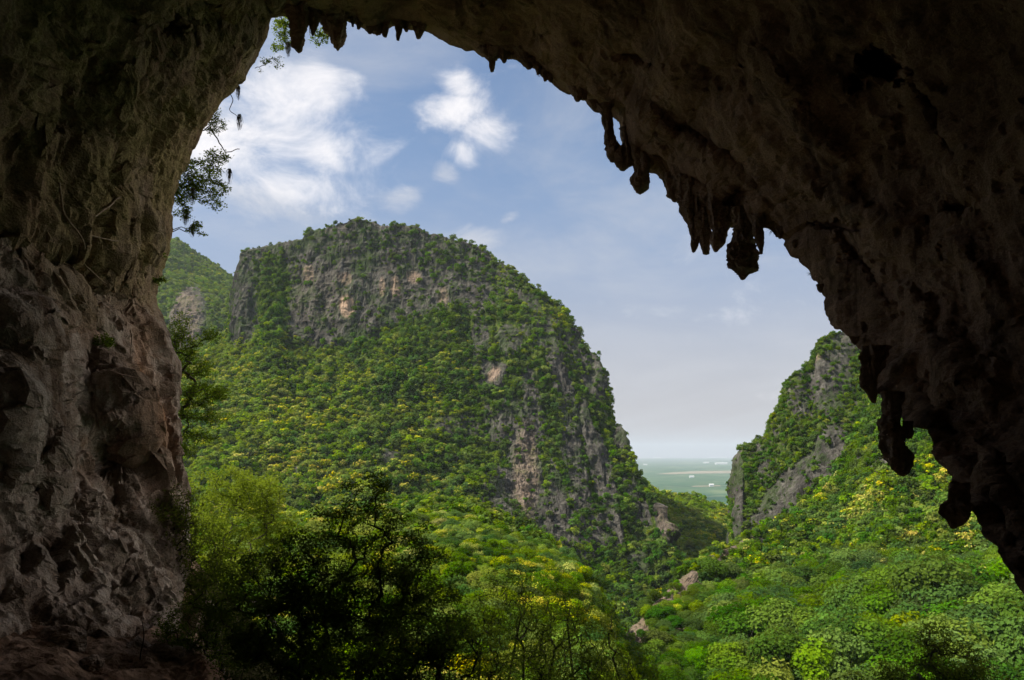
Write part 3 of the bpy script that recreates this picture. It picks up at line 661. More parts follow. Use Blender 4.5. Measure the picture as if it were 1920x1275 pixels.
REL = [(330, 165, 190, 62, -4, 1.6), (470, 100, 40, 50, 0, 1.2), (330, 30, 80, 30, 5, -2.6), (430, 20, 60, 18, 20, -1.6), (90, 140, 30, 90, 8, -1.8), (45, 170, 13, 80, 8, 1.0), (70, 190, 9, 80, 14, .9), (175, 340, 16, 60, 0, -1.6), (215, 330, 12, 60, 0, -1.3), (130, 300, 60, 60, 0, .8),
       (60, 500, 110, 34, 30, -1.9), (200, 555, 60, 40, 20, -1.4), (20, 760, 60, 180, 8, 1.8), (85, 800, 26, 170, 6, .9), (135, 700, 34, 110, -10, -1.7), (235, 740, 34, 130, -14, 1.3), (205, 782, 52, 20, 8, 1.7), (215, 860, 34, 34, 0, -1.8), (120, 560, 120, 22, 32, 1.1),
       (315, 760, 22, 100, -8, -.9), (330, 800, 12, 60, 0, .6), (110, 980, 10, 46, -20, -1.1), (60, 1090, 14, 40, -20, -1.2), (8, 1072, 9, 14, 0, -1.6), (170, 960, 30, 90, -10, .8), (250, 930, 26, 60, 0, .8), (280, 590, 16, 60, -15, -1.1), (30, 620, 60, 30, 40, 1.2), (0, 560, 60, 22, 30, -1.6),
       (1655, 125, 34, 19, 0, -3.0), (1603, 161, 10, 6, 0, -1.0), (1697, 155, 6, 4, 0, -.5), (1400, 120, 7, 5, 0, -.5), (1393, 75, 9, 9, 0, -.5), (1405, 330, 11, 8, 0, -.8), (1745, 416, 6, 5, 0, -.5), (1810, 395, 30, 14, 0, -.5), (1200, 95, 34, 9, 25, -.7),
       (1620, 490, 80, 9, 55, -.7), (1570, 425, 40, 9, 5, -.8), (1750, 200, 110, 7, 62, -.6), (1770, 640, 130, 26, 58, .9), (1750, 600, 90, 16, 58, -.9), (1590, 380, 140, 30, 30, .6), (1500, 200, 170, 22, 52, .5), (1830, 520, 120, 26, 50, .6), (1790, 820, 120, 20, 62, -1.0), (1850, 900, 110, 18, 60, .9), (1880, 960, 60, 10, 68, -.9), (1700, 250, 200, 26, 50, -.4),
       (1330, 260, 120, 18, 38, -.8), (1240, 210, 120, 18, 40, .5), (980, 60, 60, 30, 0, -.6), (1040, 100, 50, 40, 20, .5), (800, 20, 60, 16, 0, .5), (1380, 395, 22, 40, 20, -1.0), (1290, 330, 60, 14, 35, -.8), (1180, 250, 30, 40, 0, -.7)]
dr = 0
for cx, cy, sx, sy, ro, am in REL:
    if am < 0 and max(sx, sy) < 60: dr = dr-am*edgy(gz(cx, cy, sx*1.3, sy*1.3, ro))*1.1
    else: dr = dr-am*gz(cx, cy, sx, sy, ro)
P0 = DR*rr_[..., None]
lf = np.clip(leftish, 0, 1)[None, :]
# axis of the folds on the right: they run down to the right along the arch
ax = np.array([0.62, -0.25, -0.74]); ax /= np.linalg.norm(ax); Q = P0-(P0@ax)[..., None]*ax*0.75
ramp = sstep(DB, 0, R(1.5))[:, None]
rr_ = rr_+dr*(0.1+0.9*sstep(DB, 0, R(3.5))[:, None])*np.where(front, 1, .4)
big0 = fbm(P0, 1/9., 3, 341, 0.5)
rr_ = rr_-1.3*big0*sstep(DB, 0, R(5))[:, None]
PC = DR*rr_[..., None]
# relief stands out square to the wall
du = np.roll(PC, -1, 1)-np.roll(PC, 1, 1); dv = np.gradient(PC, axis=0); NN = np.cross(du, dv); NN /= np.maximum(np.linalg.norm(NN, axis=-1, keepdims=True), 1e-9)
NN *= -np.sign((NN*DR).sum(-1, keepdims=True)+1e-9)
K = np.array([.25, .5, .25])
warp = np.stack([fbm(PC, 1/4., 3, 301), fbm(PC, 1/4., 3, 311), fbm(PC, 1/4., 3, 321)], -1)*1.5
flute = fbm((PC+warp*0.6)*np.array([1, 1, 0.2]), 1/1.5, 4, 331, 0.55, True)
blk = fbm((PC+warp*1.2)*np.array([1, 1, .42]), 1/4.2, 3, 345, 0.4, True); scal = fbm(PC+warp*.3, 1/1.6, 4, 346, 0.6)
ledge = fbm((PC+warp*0.5)@np.array([[.5, 0, 0], [0, .5, 0], [.55, .2, 1.0]]), 1/2.2, 4, 347, 0.5, True)
Q = PC-(PC@ax)[..., None]*ax*0.72
fold = fbm(Q+warp, 1/4.0, 4, 351, 0.5, True)
fine = fbm(PC, 1/0.5, 3, 361, 0.65); pit = sstep(fbm(PC, 1/0.45, 2, 371), 0.30, 0.55)
nd = lf*(0.62*flute+0.75*blk+0.17*scal+0.13*ledge)+(1-lf)*(0.26*fold+0.26*scal+0.26*blk)+0.12*fine-0.16*pit*(0.4+0.6*sstep(scal, 0, .4))
PC = PC+NN*(nd*(0.35+0.65*ramp)*np.where(front, 1, .5))[..., None]
# fine overall wobble that also breaks the outline
PC = PC+0.06*np.stack([fbm(P0, 1/0.7, 3, 381), fbm(P0, 1/0.7, 3, 382), fbm(P0, 1/0.7, 3, 383)], -1)
low = sstep(GY-0.5*GX+110*fbm(P0, 1/5.0, 3, 299), 370, 540)*(GX < 420)*(GX > -800)
olive = (1-low)*(1-sstep(GX, 420, 760))*np.where(front, 1, 0)
orange = np.maximum.reduce([gz(258, 760, 24, 150, -8), gz(245, 700, 14, 60, -10)*.8, gz(130, 640, 60, 16, 35)*.6, gz(160, 850, 10, 60)*.5, gz(1590, 60, 30, 30)*0])
grey = np.clip(low+(1-low)*0.25*olive+gz(470, 110, 22, 50)*.6+gz(452, 75, 14, 30)*.6+gz(250, 430, 60, 120)*.5, 0, 1)
attrs = {'grey': grey, 'olive': olive, 'orange': orange}
cave = link('cave_arch', raw_mesh('cave_arch', PC, grid_faces(len(DB), NTH, True), M_CAVE, False, attrs))
tag(cave, 'huge dark limestone cave arch framing the valley view, hung with stalactites', 'cave')
# outer rock of the same arch: thick, joined at the lip
so1 = np.concatenate([[0, R(0.15), R(.5), R(1), R(2), R(4)], np.linspace(R(7), R(178), 40)])
be2 = np.minimum(BE[None, :]+so1[:, None], math.pi-0.002); D2 = raydir(np.broadcast_to(AL, be2.shape), be2)
r2 = RE[None, :]*(1+0.03*sstep(so1, 0, R(1))[:, None])+38*(1-np.exp(-so1/R(22)))[:, None]
P2 = D2*r2[..., None]; P2 = P2+(D2*(2.0*fbm(P2, 1/9, 3, 401))[..., None])*sstep(so1, R(0.4), R(5))[:, None, None]
P2[0] = PC[0]
link('outer_rock', raw_mesh('outer_rock', P2, grid_faces(len(so1), NTH, True)[:, ::-1], M_CAVE, False, {'grey': np.full(be2.shape, .6), 'olive': 0*be2, 'orange': 0*be2}), cave)

GXv, GYv = GX[:430].ravel(), GY[:430].ravel(); PCv = PC[:430].reshape(-1, 3)
def wall_at(px, py, out=0.0):
    k = np.argmin((GXv-px)**2+(GYv-py)**2); p = PCv[k]; return p*(1-out/np.linalg.norm(p))

# stalactites: part of the arch's rock, so its children
def stalactite(nodes, label=None, Y=None, seed=0, dz=0.98, rough=0.24, depth=0.85, name='stalactite'):
    n = np.array(nodes, float)
    if Y is None:
        px, py, _ = nodes[len(nodes)//2]; k = np.argmin((OX-px)**2+(OY-py)**2); Y = (D[k]*RE[k])[1]*dz
    L = int(max(14, (n[-1, 1]-n[0, 1])/1.6)); s_ = np.linspace(n[0, 1], n[-1, 1], L)
    cx = np.interp(s_, n[:, 1], n[:, 0]); hw = np.interp(s_, n[:, 1], n[:, 2])
    C = at(cx, s_, Y); rad = hw/FPX*Y
    th = np.linspace(0, 2*math.pi, 64, endpoint=False)
    ring = C[:, None]+np.stack([np.cos(th), np.sin(th)*depth, 0*th], -1)[None]*rad[:, None, None]
    nz = fbm(ring+seed*3.1, 1/0.45, 4, 700+seed, 0.6)+1.0*fbm((ring+seed)*np.array([1, 1, .10]), 1/0.32, 3, 720+seed, .5, True)+0.5*fbm(ring, 1/0.16, 3, 760+seed, .6)
    dirn = np.stack([np.cos(th), np.sin(th), 0*th], -1)[None]
    ring = ring+dirn*(np.maximum(rad, 0.08)[:, None]*rough*2.0*nz)[..., None]
    ring[:, :, 2] += 0.05*fbm(ring, 1/0.4, 2, 740+seed)
    V = np.concatenate([ring.reshape(-1, 3), [C[0]], [C[-1]-np.array([0, 0, rad[-1]*.5])]]); F = grid_faces(L, 64, True)
    cap = [[(L-1)*64+j, (L-1)*64+(j+1) % 64, len(V)-1, len(V)-1] for j in range(64)]
    m = bpy.data.meshes.new(name)
    m.from_pydata([tuple(v) for v in V], [], [tuple(f) for f in F]+[tuple(c[:3]) for c in cap]); m.materials.append(M_CAVE)
    for an, v_ in (('grey', .25), ('olive', 0.0), ('orange', 0.0)):
        a = m.attributes.new(an, 'FLOAT', 'POINT'); a.data.foreach_set('value', np.full(len(V), v_, np.float32))
    o = link(name, m, cave)
    if label: o['label'] = label
    return o
ST = [
 ([(560, 10, 22), (560, 40, 16), (558, 70, 11), (558, 88, 8), (560, 96, 6), (560, 99, 3)], 'long blunt stalactite at top left of the arch'),
 ([(587, 10, 14), (587, 35, 10), (587, 52, 6), (586, 67, 2)], None),
 ([(626, 5, 26), (626, 40, 21), (627, 58, 18), (633, 66, 13), (634, 78, 12), (634, 87, 7), (633, 95, 2)], 'broad stalactite with a pointed tip at top left of the arch'),
 ([(721, 40, 10), (721, 60, 6), (722, 69, 3)], None), ([(747, 38, 10), (747, 58, 5), (746, 75, 2.5)], None), ([(784, 38, 15), (785, 58, 8), (785, 71, 4)], None), ([(693, 36, 12), (693, 63, 3)], None),
 ([(920, 75, 28), (920, 103, 16), (922, 114, 7), (923, 127, 5), (923, 134, 3)], 'short thick stalactite ending in a narrow finger'),
 ([(944, 95, 14), (945, 118, 3)], None), ([(985, 70, 30), (988, 105, 20), (990, 120, 12), (991, 129, 4)], None),
 ([(1090, 140, 8), (1090, 158, 13), (1088, 170, 13), (1086, 179, 8), (1083, 190, 3)], 'dark knob shaped stalactite on the upper right of the arch'), ([(1095, 165, 8), (1096, 187, 3)], None),
 ([(1133, 196, 13), (1137, 215, 9), (1139, 240, 8), (1142, 258, 9), (1148, 272, 12), (1150, 288, 11), (1149, 303, 5)], 'thin curved rock column with sky showing behind it'),
 ([(1192, 235, 22), (1186, 262, 15), (1177, 292, 20), (1172, 310, 14), (1168, 319, 5)], None),
 ([(1206, 260, 22), (1204, 300, 13), (1202, 325, 13), (1200, 345, 14.5), (1201, 355, 12), (1200, 362, 7)], 'blunt round ended stalactite below the curved column'),
 ([(1262, 325, 12), (1261, 355, 11), (1263, 368, 9), (1266, 378, 4)], None),
 ([(1284, 330, 15), (1283, 370, 12), (1290, 390, 13), (1296, 412, 9), (1297, 425, 3)], None),
 ([(1308, 335, 22), (1304, 385, 18), (1303, 420, 13), (1303, 445, 9), (1302, 462, 6), (1300, 473, 3)], 'long fluted stalactite on the left side of the large cluster'),
 ([(1324, 350, 18), (1322, 400, 15), (1320, 440, 12), (1322, 462, 8), (1324, 476, 5)], None),
 ([(1345, 360, 18), (1346, 405, 15), (1347, 435, 13), (1345, 455, 11), (1343, 466, 7), (1342, 472, 3)], 'rounded stalactite on the right side of the large cluster'),
 ([(1366, 390, 16), (1363, 420, 10), (1360, 434, 4)], None),
 ([(1400, 395, 26), (1397, 425, 19), (1392, 445, 17), (1388, 462, 21), (1388, 482, 26), (1392, 498, 24), (1396, 508, 19), (1394, 516, 8), (1392, 524, 3)], 'bulbous hanging stalactite, widest near its lower end'),
 ([(1420, 395, 14), (1422, 430, 9), (1426, 455, 7), (1427, 476, 3)], None), ([(1463, 425, 9), (1463, 447, 3)], None),
 ([(1644, 650, 22), (1636, 685, 18), (1629, 705, 14), (1630, 725, 14), (1636, 742, 8), (1638, 755, 3)], 'ragged rock lobe hanging on the lower right side of the arch'),
 ([(1674, 735, 18), (1671, 775, 15), (1669, 797, 20), (1671, 820, 22), (1676, 840, 25), (1683, 858, 25), (1689, 874, 18), (1692, 884, 13), (1693, 891, 6)], 'large club shaped stalactite hanging before the forested slope'),
 ([(1700, 790, 8), (1702, 811, 9), (1703, 821, 5)], None), ([(1650, 786, 3), (1651, 795, 6), (1652, 803, 3)], None),
 ([(1800, 905, 14), (1797, 935, 15), (1793, 945, 21), (1791, 960, 22), (1794, 975, 17), (1791, 985, 10), (1786, 990, 4)], 'lowest round rock knob hanging on the right edge'),
]
for i, (nd, lb) in enumerate(ST): stalactite(nd, lb, seed=i)
rg = np.random.default_rng(5)
for i in range(24):   # small nubs of dripstone along the lip
    x = rg.uniform(660, 1610); k = np.argmin(np.abs(OX-x)+1e3*(OY > 700)+1e3*(OY > 650)); y = OY[k]; hw = rg.uniform(2.5, 6)
    stalactite([(x, y-12, hw*1.5), (x, y-2, hw), (x+rg.uniform(-2, 2), y+rg.uniform(2, 9), hw*.45)], None, seed=40+i % 9)

# ------------------------------------------------------------------ cave floor and the steep ground below it
EDGE = np.array([(-30, 60), (-17, 42), (-9.5, 24), (-6.4, 18), (-3, 12), (3, 7), (14, 4), (40, 0)], float)
def edge_d(X, Y):
    best = None
    for (x0, y0), (x1, y1) in zip(EDGE[:-1], EDGE[1:]):
        dx, dy = x1-x0, y1-y0; L2 = dx*dx+dy*dy; t = np.clip(((X-x0)*dx+(Y-y0)*dy)/L2, 0, 1); ex = X-(x0+t*dx); ey = Y-(y0+t*dy); d = np.hypot(ex, ey)
        sg = np.sign(dx*(Y-y0)-dy*(X-x0)); d = d*sg
        best = d if best is None else np.where(np.abs(d) < np.abs(best), d, best)
    return best
def floor_z(X, Y, fine=True):
    d = edge_d(X, Y)
    z = -5.0-1.05*np.maximum(d, 0)-0.0*Y
    z = np.where(d > 0, np.maximum(z, -46+0*z), z)
    z = z+0.22*np.clip(-d-1.0, 0, 7)
    P = np.stack([X, Y, 0*X], -1)
    z = z+0.55*fbm(P, 1/3.5, 3, 801)+(0.28*fbm(P, 1/0.9, 4, 811, .6, True) if fine else 0)
    return z
xs = np.linspace(-26, 34, 420); ys = np.concatenate([np.linspace(-14, 12, 60, endpoint=False), np.linspace(12, 44, 300, endpoint=False), np.linspace(44, 120, 60)])
X, Y = np.meshgrid(xs, ys); Z = floor_z(X, Y)
def floor_mat():
    m, t = new_mat('reddish rubble')
    pos = t.n('ShaderNodeNewGeometry').outputs['Position']
    a = t.noise(pos, 1.2, 7, 0.65); b_ = t.noise(pos, 9, 6, 0.7); v = t.n('ShaderNodeTexVoronoi', i_Vector=pos, i_Scale=4.0)
    c = t.mix(t.ss(a, 0.35, 0.65), (0.16, 0.095, 0.062, 1), (0.36, 0.25, 0.18, 1)); c = t.mix(t.ss(b_, 0.5, 0.65, 0, .6), c, (0.10, 0.07, 0.045, 1))
    b = t.n('ShaderNodeBump', i_Strength=0.8, i_Distance=0.12); t.put(b.inputs['Height'], t.math('ADD', b_, v.outputs['Distance']))
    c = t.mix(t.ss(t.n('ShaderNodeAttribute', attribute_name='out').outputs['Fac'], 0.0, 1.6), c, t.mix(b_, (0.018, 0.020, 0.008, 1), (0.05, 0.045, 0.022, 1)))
    p = t.n('ShaderNodeBsdfDiffuse', i_0=c); t.put(p.inputs['Normal'], b.outputs[0]); t.n('ShaderNodeOutputMaterial', i_0=p); return m
M_FLOOR = floor_mat()
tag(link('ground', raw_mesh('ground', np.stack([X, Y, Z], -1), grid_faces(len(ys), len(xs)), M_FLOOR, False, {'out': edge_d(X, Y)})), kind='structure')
def ground_hit(px, py, tmax=60):
    d = pdir(px, py); d = d/d[1]
    for Yv in np.arange(8, tmax, 0.25):
        p = d*Yv
        if p[2] < floor_z(np.array([p[0]]), np.array([p[1]]), False)[0]: return p
    return d*tmax

M_ROCK = None
def boulder(px, py, size, label, seed, sq=(1, 1, .8)):
    p = ground_hit(px, py); n1_, n2_ = 28, 20
    th = np.linspace(0, 2*math.pi, n1_*2, endpoint=False); ph = np.linspace(0.02, math.pi-.02, n2_*2); T, Ph = np.meshgrid(th, ph)
    U = np.stack([np.cos(T)*np.sin(Ph), np.sin(T)*np.sin(Ph), np.cos(Ph)], -1)
    r = 1+0.38*fbm(U*1.3+seed*5, 1, 3, 900+seed, .5)+0.12*fbm(U*4, 1, 3, 910+seed, .5, True)
    V = U*r[..., None]*np.array(sq)*size
    o = link('boulder', raw_mesh('boulder', V, grid_faces(n2_*2, n1_*2, True), M_CAVE, False, {'grey': np.full(T.shape, .7), 'olive': 0*T, 'orange': 0*T}))
    o.location = p+np.array([0, 0, size*.25]); tag(o, label, 'boulder')
boulder(368, 1195, 0.75, 'upright grey boulder on the cave floor among dark shrubs', 1, (.8, .8, 1.1))
boulder(215, 1165, 0.55, 'low brown boulder at the foot of the cave wall', 2, (1.3, 1, .6))
boulder(110, 1215, 0.45, 'small rock on the rubble in the bottom left corner', 3, (1.2, 1, .7))
boulder(300, 1235, 0.4, 'flat rock lying on the rubble near the lower left shrubs', 4, (1.4, 1, .5))
boulder(170, 1250, 0.22, 'smallest loose stone on the rubble near the bottom edge', 5, (1.1, 1, .7))

# ------------------------------------------------------------------ near trees, shrubs and hanging plants
def grow(name, label, cat, root, blobs, ntip, nleaf, leaf, mleaf, mbark, seed=0, r0=0.09, spread=0.22, group=None, stem=None, gravity=0.0, aspect=0.45, tipr=0.004):
    """a real tree: branches grow to points spread through the crown, leaves sit round the branch ends.
    blobs: (px, py, rx, ry, Y) -> ellipsoids in space"""
    rng = np.random.default_rng(1000+seed); root = np.array(root, float)
    vol = np.array([b[2]**2*b[3] for b in blobs])**0.8; pick = rng.choice(len(blobs), ntip, p=vol/vol.sum()); T = []
    for b in pick:
        px, py, rx, ry, Yb = blobs[b]; c = at(px, py, Yb); u = rng.normal(size=3); u /= np.linalg.norm(u); u *= rng.uniform(0.35, 1.05)**(1/2)
        T.append(c+u*np.array([rx, rx, ry])/FPX*Yb)
    T = np.array(T); cen = T.mean(0)
    nodes = [root]; par = [-1]
    s0 = root+(cen-root)*0.12
    targets = [cen*0.55+root*0.45+rng.normal(size=3)*np.linalg.norm(cen-root)*0.06] if not stem else [np.array(q, float) for q in stem]
    cur = 0
    for tg in targets:
        k = 4; a = nodes[cur]
        for i in range(1, k+1):
            q = a+(tg-a)*i/k+rng.normal(size=3)*np.linalg.norm(tg-a)*0.035; nodes.append(q); par.append(cur); cur = len(nodes)-1
    order = np.argsort(np.linalg.norm(T-nodes[-1], axis=1)); tips = []
    NA = np.array(nodes)
    for t in order:
        q = T[t]; dd = np.linalg.norm(NA-q, axis=1); w_ = dd+0.25*np.linalg.norm(NA-root, axis=1)*0; k = int(np.argmin(np.where(dd < 1e-3, 9, w_))); a = NA[k]; L = np.linalg.norm(q-a)
        ns = 2 if L < 0.6 else 3 if L < 1.5 else 5; cur = k; new = []
        side = rng.normal(size=3)*L*0.16
        for i in range(1, ns+1):
            s_ = i/ns; p = a+(q-a)*s_+side*math.sin(math.pi*s_)+np.array([0, 0, -gravity*L])*s_*s_+rng.normal(size=3)*L*0.03
            nodes.append(p); par.append(cur); cur = len(nodes)-1; new.append(p)
        tips.append(cur); NA = np.concatenate([NA, new])
    n = len(nodes); cnt = np.zeros(n); 
    for t in tips: cnt[t] += 1
    for i in range(n-1, 0, -1): cnt[par[i]] += cnt[i]
    rad = np.maximum(tipr, r0*(np.maximum(cnt, .5)/ntip)**0.42)
    seen = np.zeros(n, bool); polys = []
    for t in sorted(tips, key=lambda q: -cnt[par[q]]):
        path = [t]; k = t
        while par[k] >= 0:
            seen[k] = True; k = par[k]; path.append(k)
            if seen[k]: break
        seen[k] = True
        if len(path) > 1: path = path[::-1]; rr = rad[path].copy(); rr[0] = min(rr[0], rr[1]*1.2); polys.append((NA[path], rr))
    e = empty(name, root); tag(e, label, cat, group)
    V, F = tubes(polys, 5); link('trunk' if cat == 'tree' else 'branches', raw_mesh('branches', V-root, F, mbark, True), e)
    # leaves
    base = NA[tips]; bp = NA[[par[t] for t in tips]]
    k = rng.integers(0, len(tips), nleaf); s_ = rng.uniform(0, 1.15, nleaf)[:, None]
    C = bp[k]+(base[k]-bp[k])*s_+rng.normal(size=(nleaf, 3))*spread*np.array([1, 1, .6])
    Nn = rng.normal(size=(nleaf, 3))*0.8+np.array([0, 0, .9])
    V, F = cards(C, Nn, leaf*rng.uniform(.6, 1.25, nleaf), rng, aspect, 0.15)
    link('foliage' if cat != 'tree' else 'crown', raw_mesh('foliage', V-root, F, mleaf), e)
    return e
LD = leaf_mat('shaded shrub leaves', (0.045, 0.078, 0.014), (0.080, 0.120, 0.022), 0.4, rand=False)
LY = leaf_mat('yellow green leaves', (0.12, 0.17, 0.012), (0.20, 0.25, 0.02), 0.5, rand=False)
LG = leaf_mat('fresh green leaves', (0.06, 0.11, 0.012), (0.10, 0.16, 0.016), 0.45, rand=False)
M_DBARK = plain_mat('dark bark', (0.035, 0.028, 0.022), (0.08, 0.065, 0.05), 6, 0.95, .4)
def B(Y, *bl): return [b+(Y,) for b in bl]
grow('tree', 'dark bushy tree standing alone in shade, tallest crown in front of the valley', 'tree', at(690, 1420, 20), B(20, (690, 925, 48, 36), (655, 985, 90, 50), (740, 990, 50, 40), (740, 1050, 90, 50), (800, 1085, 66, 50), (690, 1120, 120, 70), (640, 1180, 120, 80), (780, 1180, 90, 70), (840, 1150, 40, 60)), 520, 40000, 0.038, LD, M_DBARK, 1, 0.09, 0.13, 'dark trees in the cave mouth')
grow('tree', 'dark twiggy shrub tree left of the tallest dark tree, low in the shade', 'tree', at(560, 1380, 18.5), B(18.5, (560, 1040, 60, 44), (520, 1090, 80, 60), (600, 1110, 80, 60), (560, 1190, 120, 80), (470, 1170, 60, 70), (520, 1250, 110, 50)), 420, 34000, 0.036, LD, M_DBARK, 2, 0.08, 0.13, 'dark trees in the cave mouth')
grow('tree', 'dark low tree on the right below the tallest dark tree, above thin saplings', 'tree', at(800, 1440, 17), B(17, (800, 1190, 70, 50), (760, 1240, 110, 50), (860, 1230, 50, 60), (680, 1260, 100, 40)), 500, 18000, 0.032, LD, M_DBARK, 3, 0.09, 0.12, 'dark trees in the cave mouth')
grow('tree', 'olive coloured leafy tree against the foot of the left rock wall', 'tree', at(350, 1260, 27), B(27, (335, 950, 45, 40), (320, 1010, 60, 50), (365, 1040, 55, 60), (290, 1080, 60, 50), (250, 1130, 40, 40), (350, 1130, 70, 60)), 600, 18000, 0.045, leaf_mat('olive leaves', (0.05, 0.065, 0.012), (0.085, 0.10, 0.02), .4, rand=False), M_DBARK, 4, 0.09, 0.16)
grow('tree', 'bright yellow green tree with feathery branches behind the dark shrubs on the left', 'tree', at(440, 1480, 72), B(72, (385, 915, 40, 30), (430, 905, 40, 28), (480, 925, 50, 35), (440, 970, 80, 45), (515, 985, 34, 40), (390, 1020, 60, 45), (470, 1040, 70, 45), (400, 1090, 60, 40)), 420, 30000, 0.12, LY, M_DBARK, 5, 0.2, 0.36)
grow('tree', 'green leafy tree growing out sideways beside the edge of the left rock wall', 'tree', at(322, 880, 47), B(47, (335, 610, 20, 24), (345, 650, 26, 26), (360, 690, 40, 18), (385, 735, 46, 14), (365, 770, 36, 20), (405, 785, 26, 10), (400, 628, 16, 12), (352, 830, 16, 30), (385, 820, 20, 12)), 420, 11000, 0.075, LG, M_DBARK, 6, 0.11, 0.22)
grow('shrub', 'dark leafy shrub leaning out of the left cliff edge against the sky', 'shrub', at(310, 345, 47), B(47, (345, 320, 22, 24), (405, 293, 22, 14), (375, 320, 40, 20), (350, 360, 32, 24), (395, 352, 30, 18), (340, 395, 18, 20), (405, 380, 22, 10)), 330, 6500, 0.085, LD, M_DBARK, 7, 0.07, 0.16, gravity=0.05)
grow('shrub', 'small sprig with rounded leaves below the leaning shrub on the left cliff edge', 'shrub', at(306, 440, 46), B(46, (372, 424, 12, 10), (360, 435, 12, 10), (378, 436, 8, 7)), 26, 260, 0.09, LD, M_DBARK, 8, 0.03, 0.12)
grow('shrub', 'small round leaved bush high on the left cliff edge beside the white cloud', 'shrub', at(380, 245, 45), B(45, (402, 215, 14, 16), (408, 232, 16, 12), (400, 243, 12, 8)), 60, 900, 0.07, LD, M_DBARK, 9, 0.035, 0.12)
grow('shrub', 'green leafy branches hanging between the first stalactites at top left', 'shrub', at(520, 8, 56), B(56, (528, 55, 16, 20), (540, 70, 14, 20), (522, 86, 12, 12), (530, 40, 16, 10)), 120, 1500, 0.10, LG, M_DBARK, 10, 0.04, 0.14, stem=[at(528, 40, 56)])
grow('shrub', 'green leafy twigs showing between two stalactites at the top of the arch', 'shrub', at(570, 12, 57), B(57, (598, 60, 14, 10), (612, 74, 12, 8), (590, 78, 10, 8), (606, 66, 14, 8)), 70, 520, 0.10, LG, M_DBARK, 11, 0.04, 0.12, stem=[at(583, 62, 57)])
grow('shrub', 'thin sprig of round leaves under the hanging branches at top left', 'shrub', at(478, 128, 47), B(47, (505, 116, 14, 7), (520, 110, 10, 8), (530, 124, 4, 3), (488, 136, 5, 8), (512, 122, 18, 4)), 34, 230, 0.075, LD, M_DBARK, 12, 0.02, 0.09)
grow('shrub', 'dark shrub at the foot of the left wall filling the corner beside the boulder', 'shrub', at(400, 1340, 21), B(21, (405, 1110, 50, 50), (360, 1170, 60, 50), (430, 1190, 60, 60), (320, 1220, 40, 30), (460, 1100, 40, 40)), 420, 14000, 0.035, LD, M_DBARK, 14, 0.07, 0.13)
# bare branches with hanging moss on the left edge
def wire(name, label, cat, pts, Y, r, mat, wob=0.03, group=None):
    Pn = np.array([at(a, b, Y) if not isinstance(Y, str) else wall_at(a, b, 0.10) for a, b in pts]); k = len(Pn)
    t = np.linspace(0, k-1, k*6); Q_ = np.stack([np.interp(t, range(k), Pn[:, i]) for i in range(3)], 1)
    for _ in range(3): Q_[1:-1] = (Q_[:-2]+2*Q_[1:-1]+Q_[2:])/4
    Q_ += wob*np.stack([fbm(Q_, 1/.5, 2, 950+i) for i in range(3)], 1)
    V, F = tubes([(Q_, np.linspace(r, r*.45, len(Q_)))], 6); o = link(name, raw_mesh(name, V, F, mat, True)); tag(o, label, cat, group); return o
wire('bare_branch', 'thin bare branch arching out from the left cliff edge above the leaning shrub', 'branch', [(392, 240), (405, 255), (418, 275), (425, 285), (450, 281)], 46, 0.05, M_DBARK, .1)
wire('bare_branch', 'thin curled twig hanging from the left cliff edge in front of the cloud', 'branch', [(430, 175), (438, 190), (430, 207), (445, 216), (449, 228)], 45, 0.03, M_DBARK, .06)
wire('bare_branch', 'bare twig crossing the sky just above the far left hill', 'branch', [(303, 446), (322, 432), (340, 426), (352, 430), (362, 438)], 44, 0.03, M_DBARK, .05)
M_MOSS = plain_mat('grey moss', (0.05, 0.05, 0.035), (0.11, 0.11, 0.08), 5)
def moss(px, py, hpx, wpx, Y, label, seed):
    rng = np.random.default_rng(seed); polys = []; root = at(px, py, Y)
    for i in range(46):
        a = rng.normal()*wpx*0.3; L = hpx*rng.uniform(.35, 1); p = np.array([at(px+a*(0.4+0.8*math.sin(3*s_))+rng.normal()*.5, py+L*s_, Y+rng.normal()*.04) for s_ in np.linspace(0, 1, 6)]); polys.append((p-root, np.linspace(.012, .005, 6)*Y/45))
    V, F = tubes(polys, 3); o = link('hanging_moss', raw_mesh('hanging_moss', V, F, M_MOSS)); o.location = root; tag(o, label, 'moss', 'moss hanging from the left cliff edge')
moss(447, 160, 30, 9, 45, 'dark moss tuft hanging highest on the left edge, in front of the white cloud', 1)
moss(449, 214, 32, 8, 45, 'dark moss tuft hanging from the curled twig before the white cloud', 2)
moss(430, 316, 30, 7, 47, 'long narrow moss tuft at the right end of the leaning shrub', 3)
moss(348, 392, 34, 10, 47, 'moss tuft hanging under the middle of the leaning shrub', 4)
moss(361, 352, 34, 10, 46.4, 'moss tuft hanging inside the leaning shrub', 5)
moss(540, 78, 32, 9, 55, 'moss tuft hanging left of the long blunt stalactite at the top', 6)
moss(362, 420, 26, 9, 46, 'moss tuft on the small sprig above the far left hill', 7)

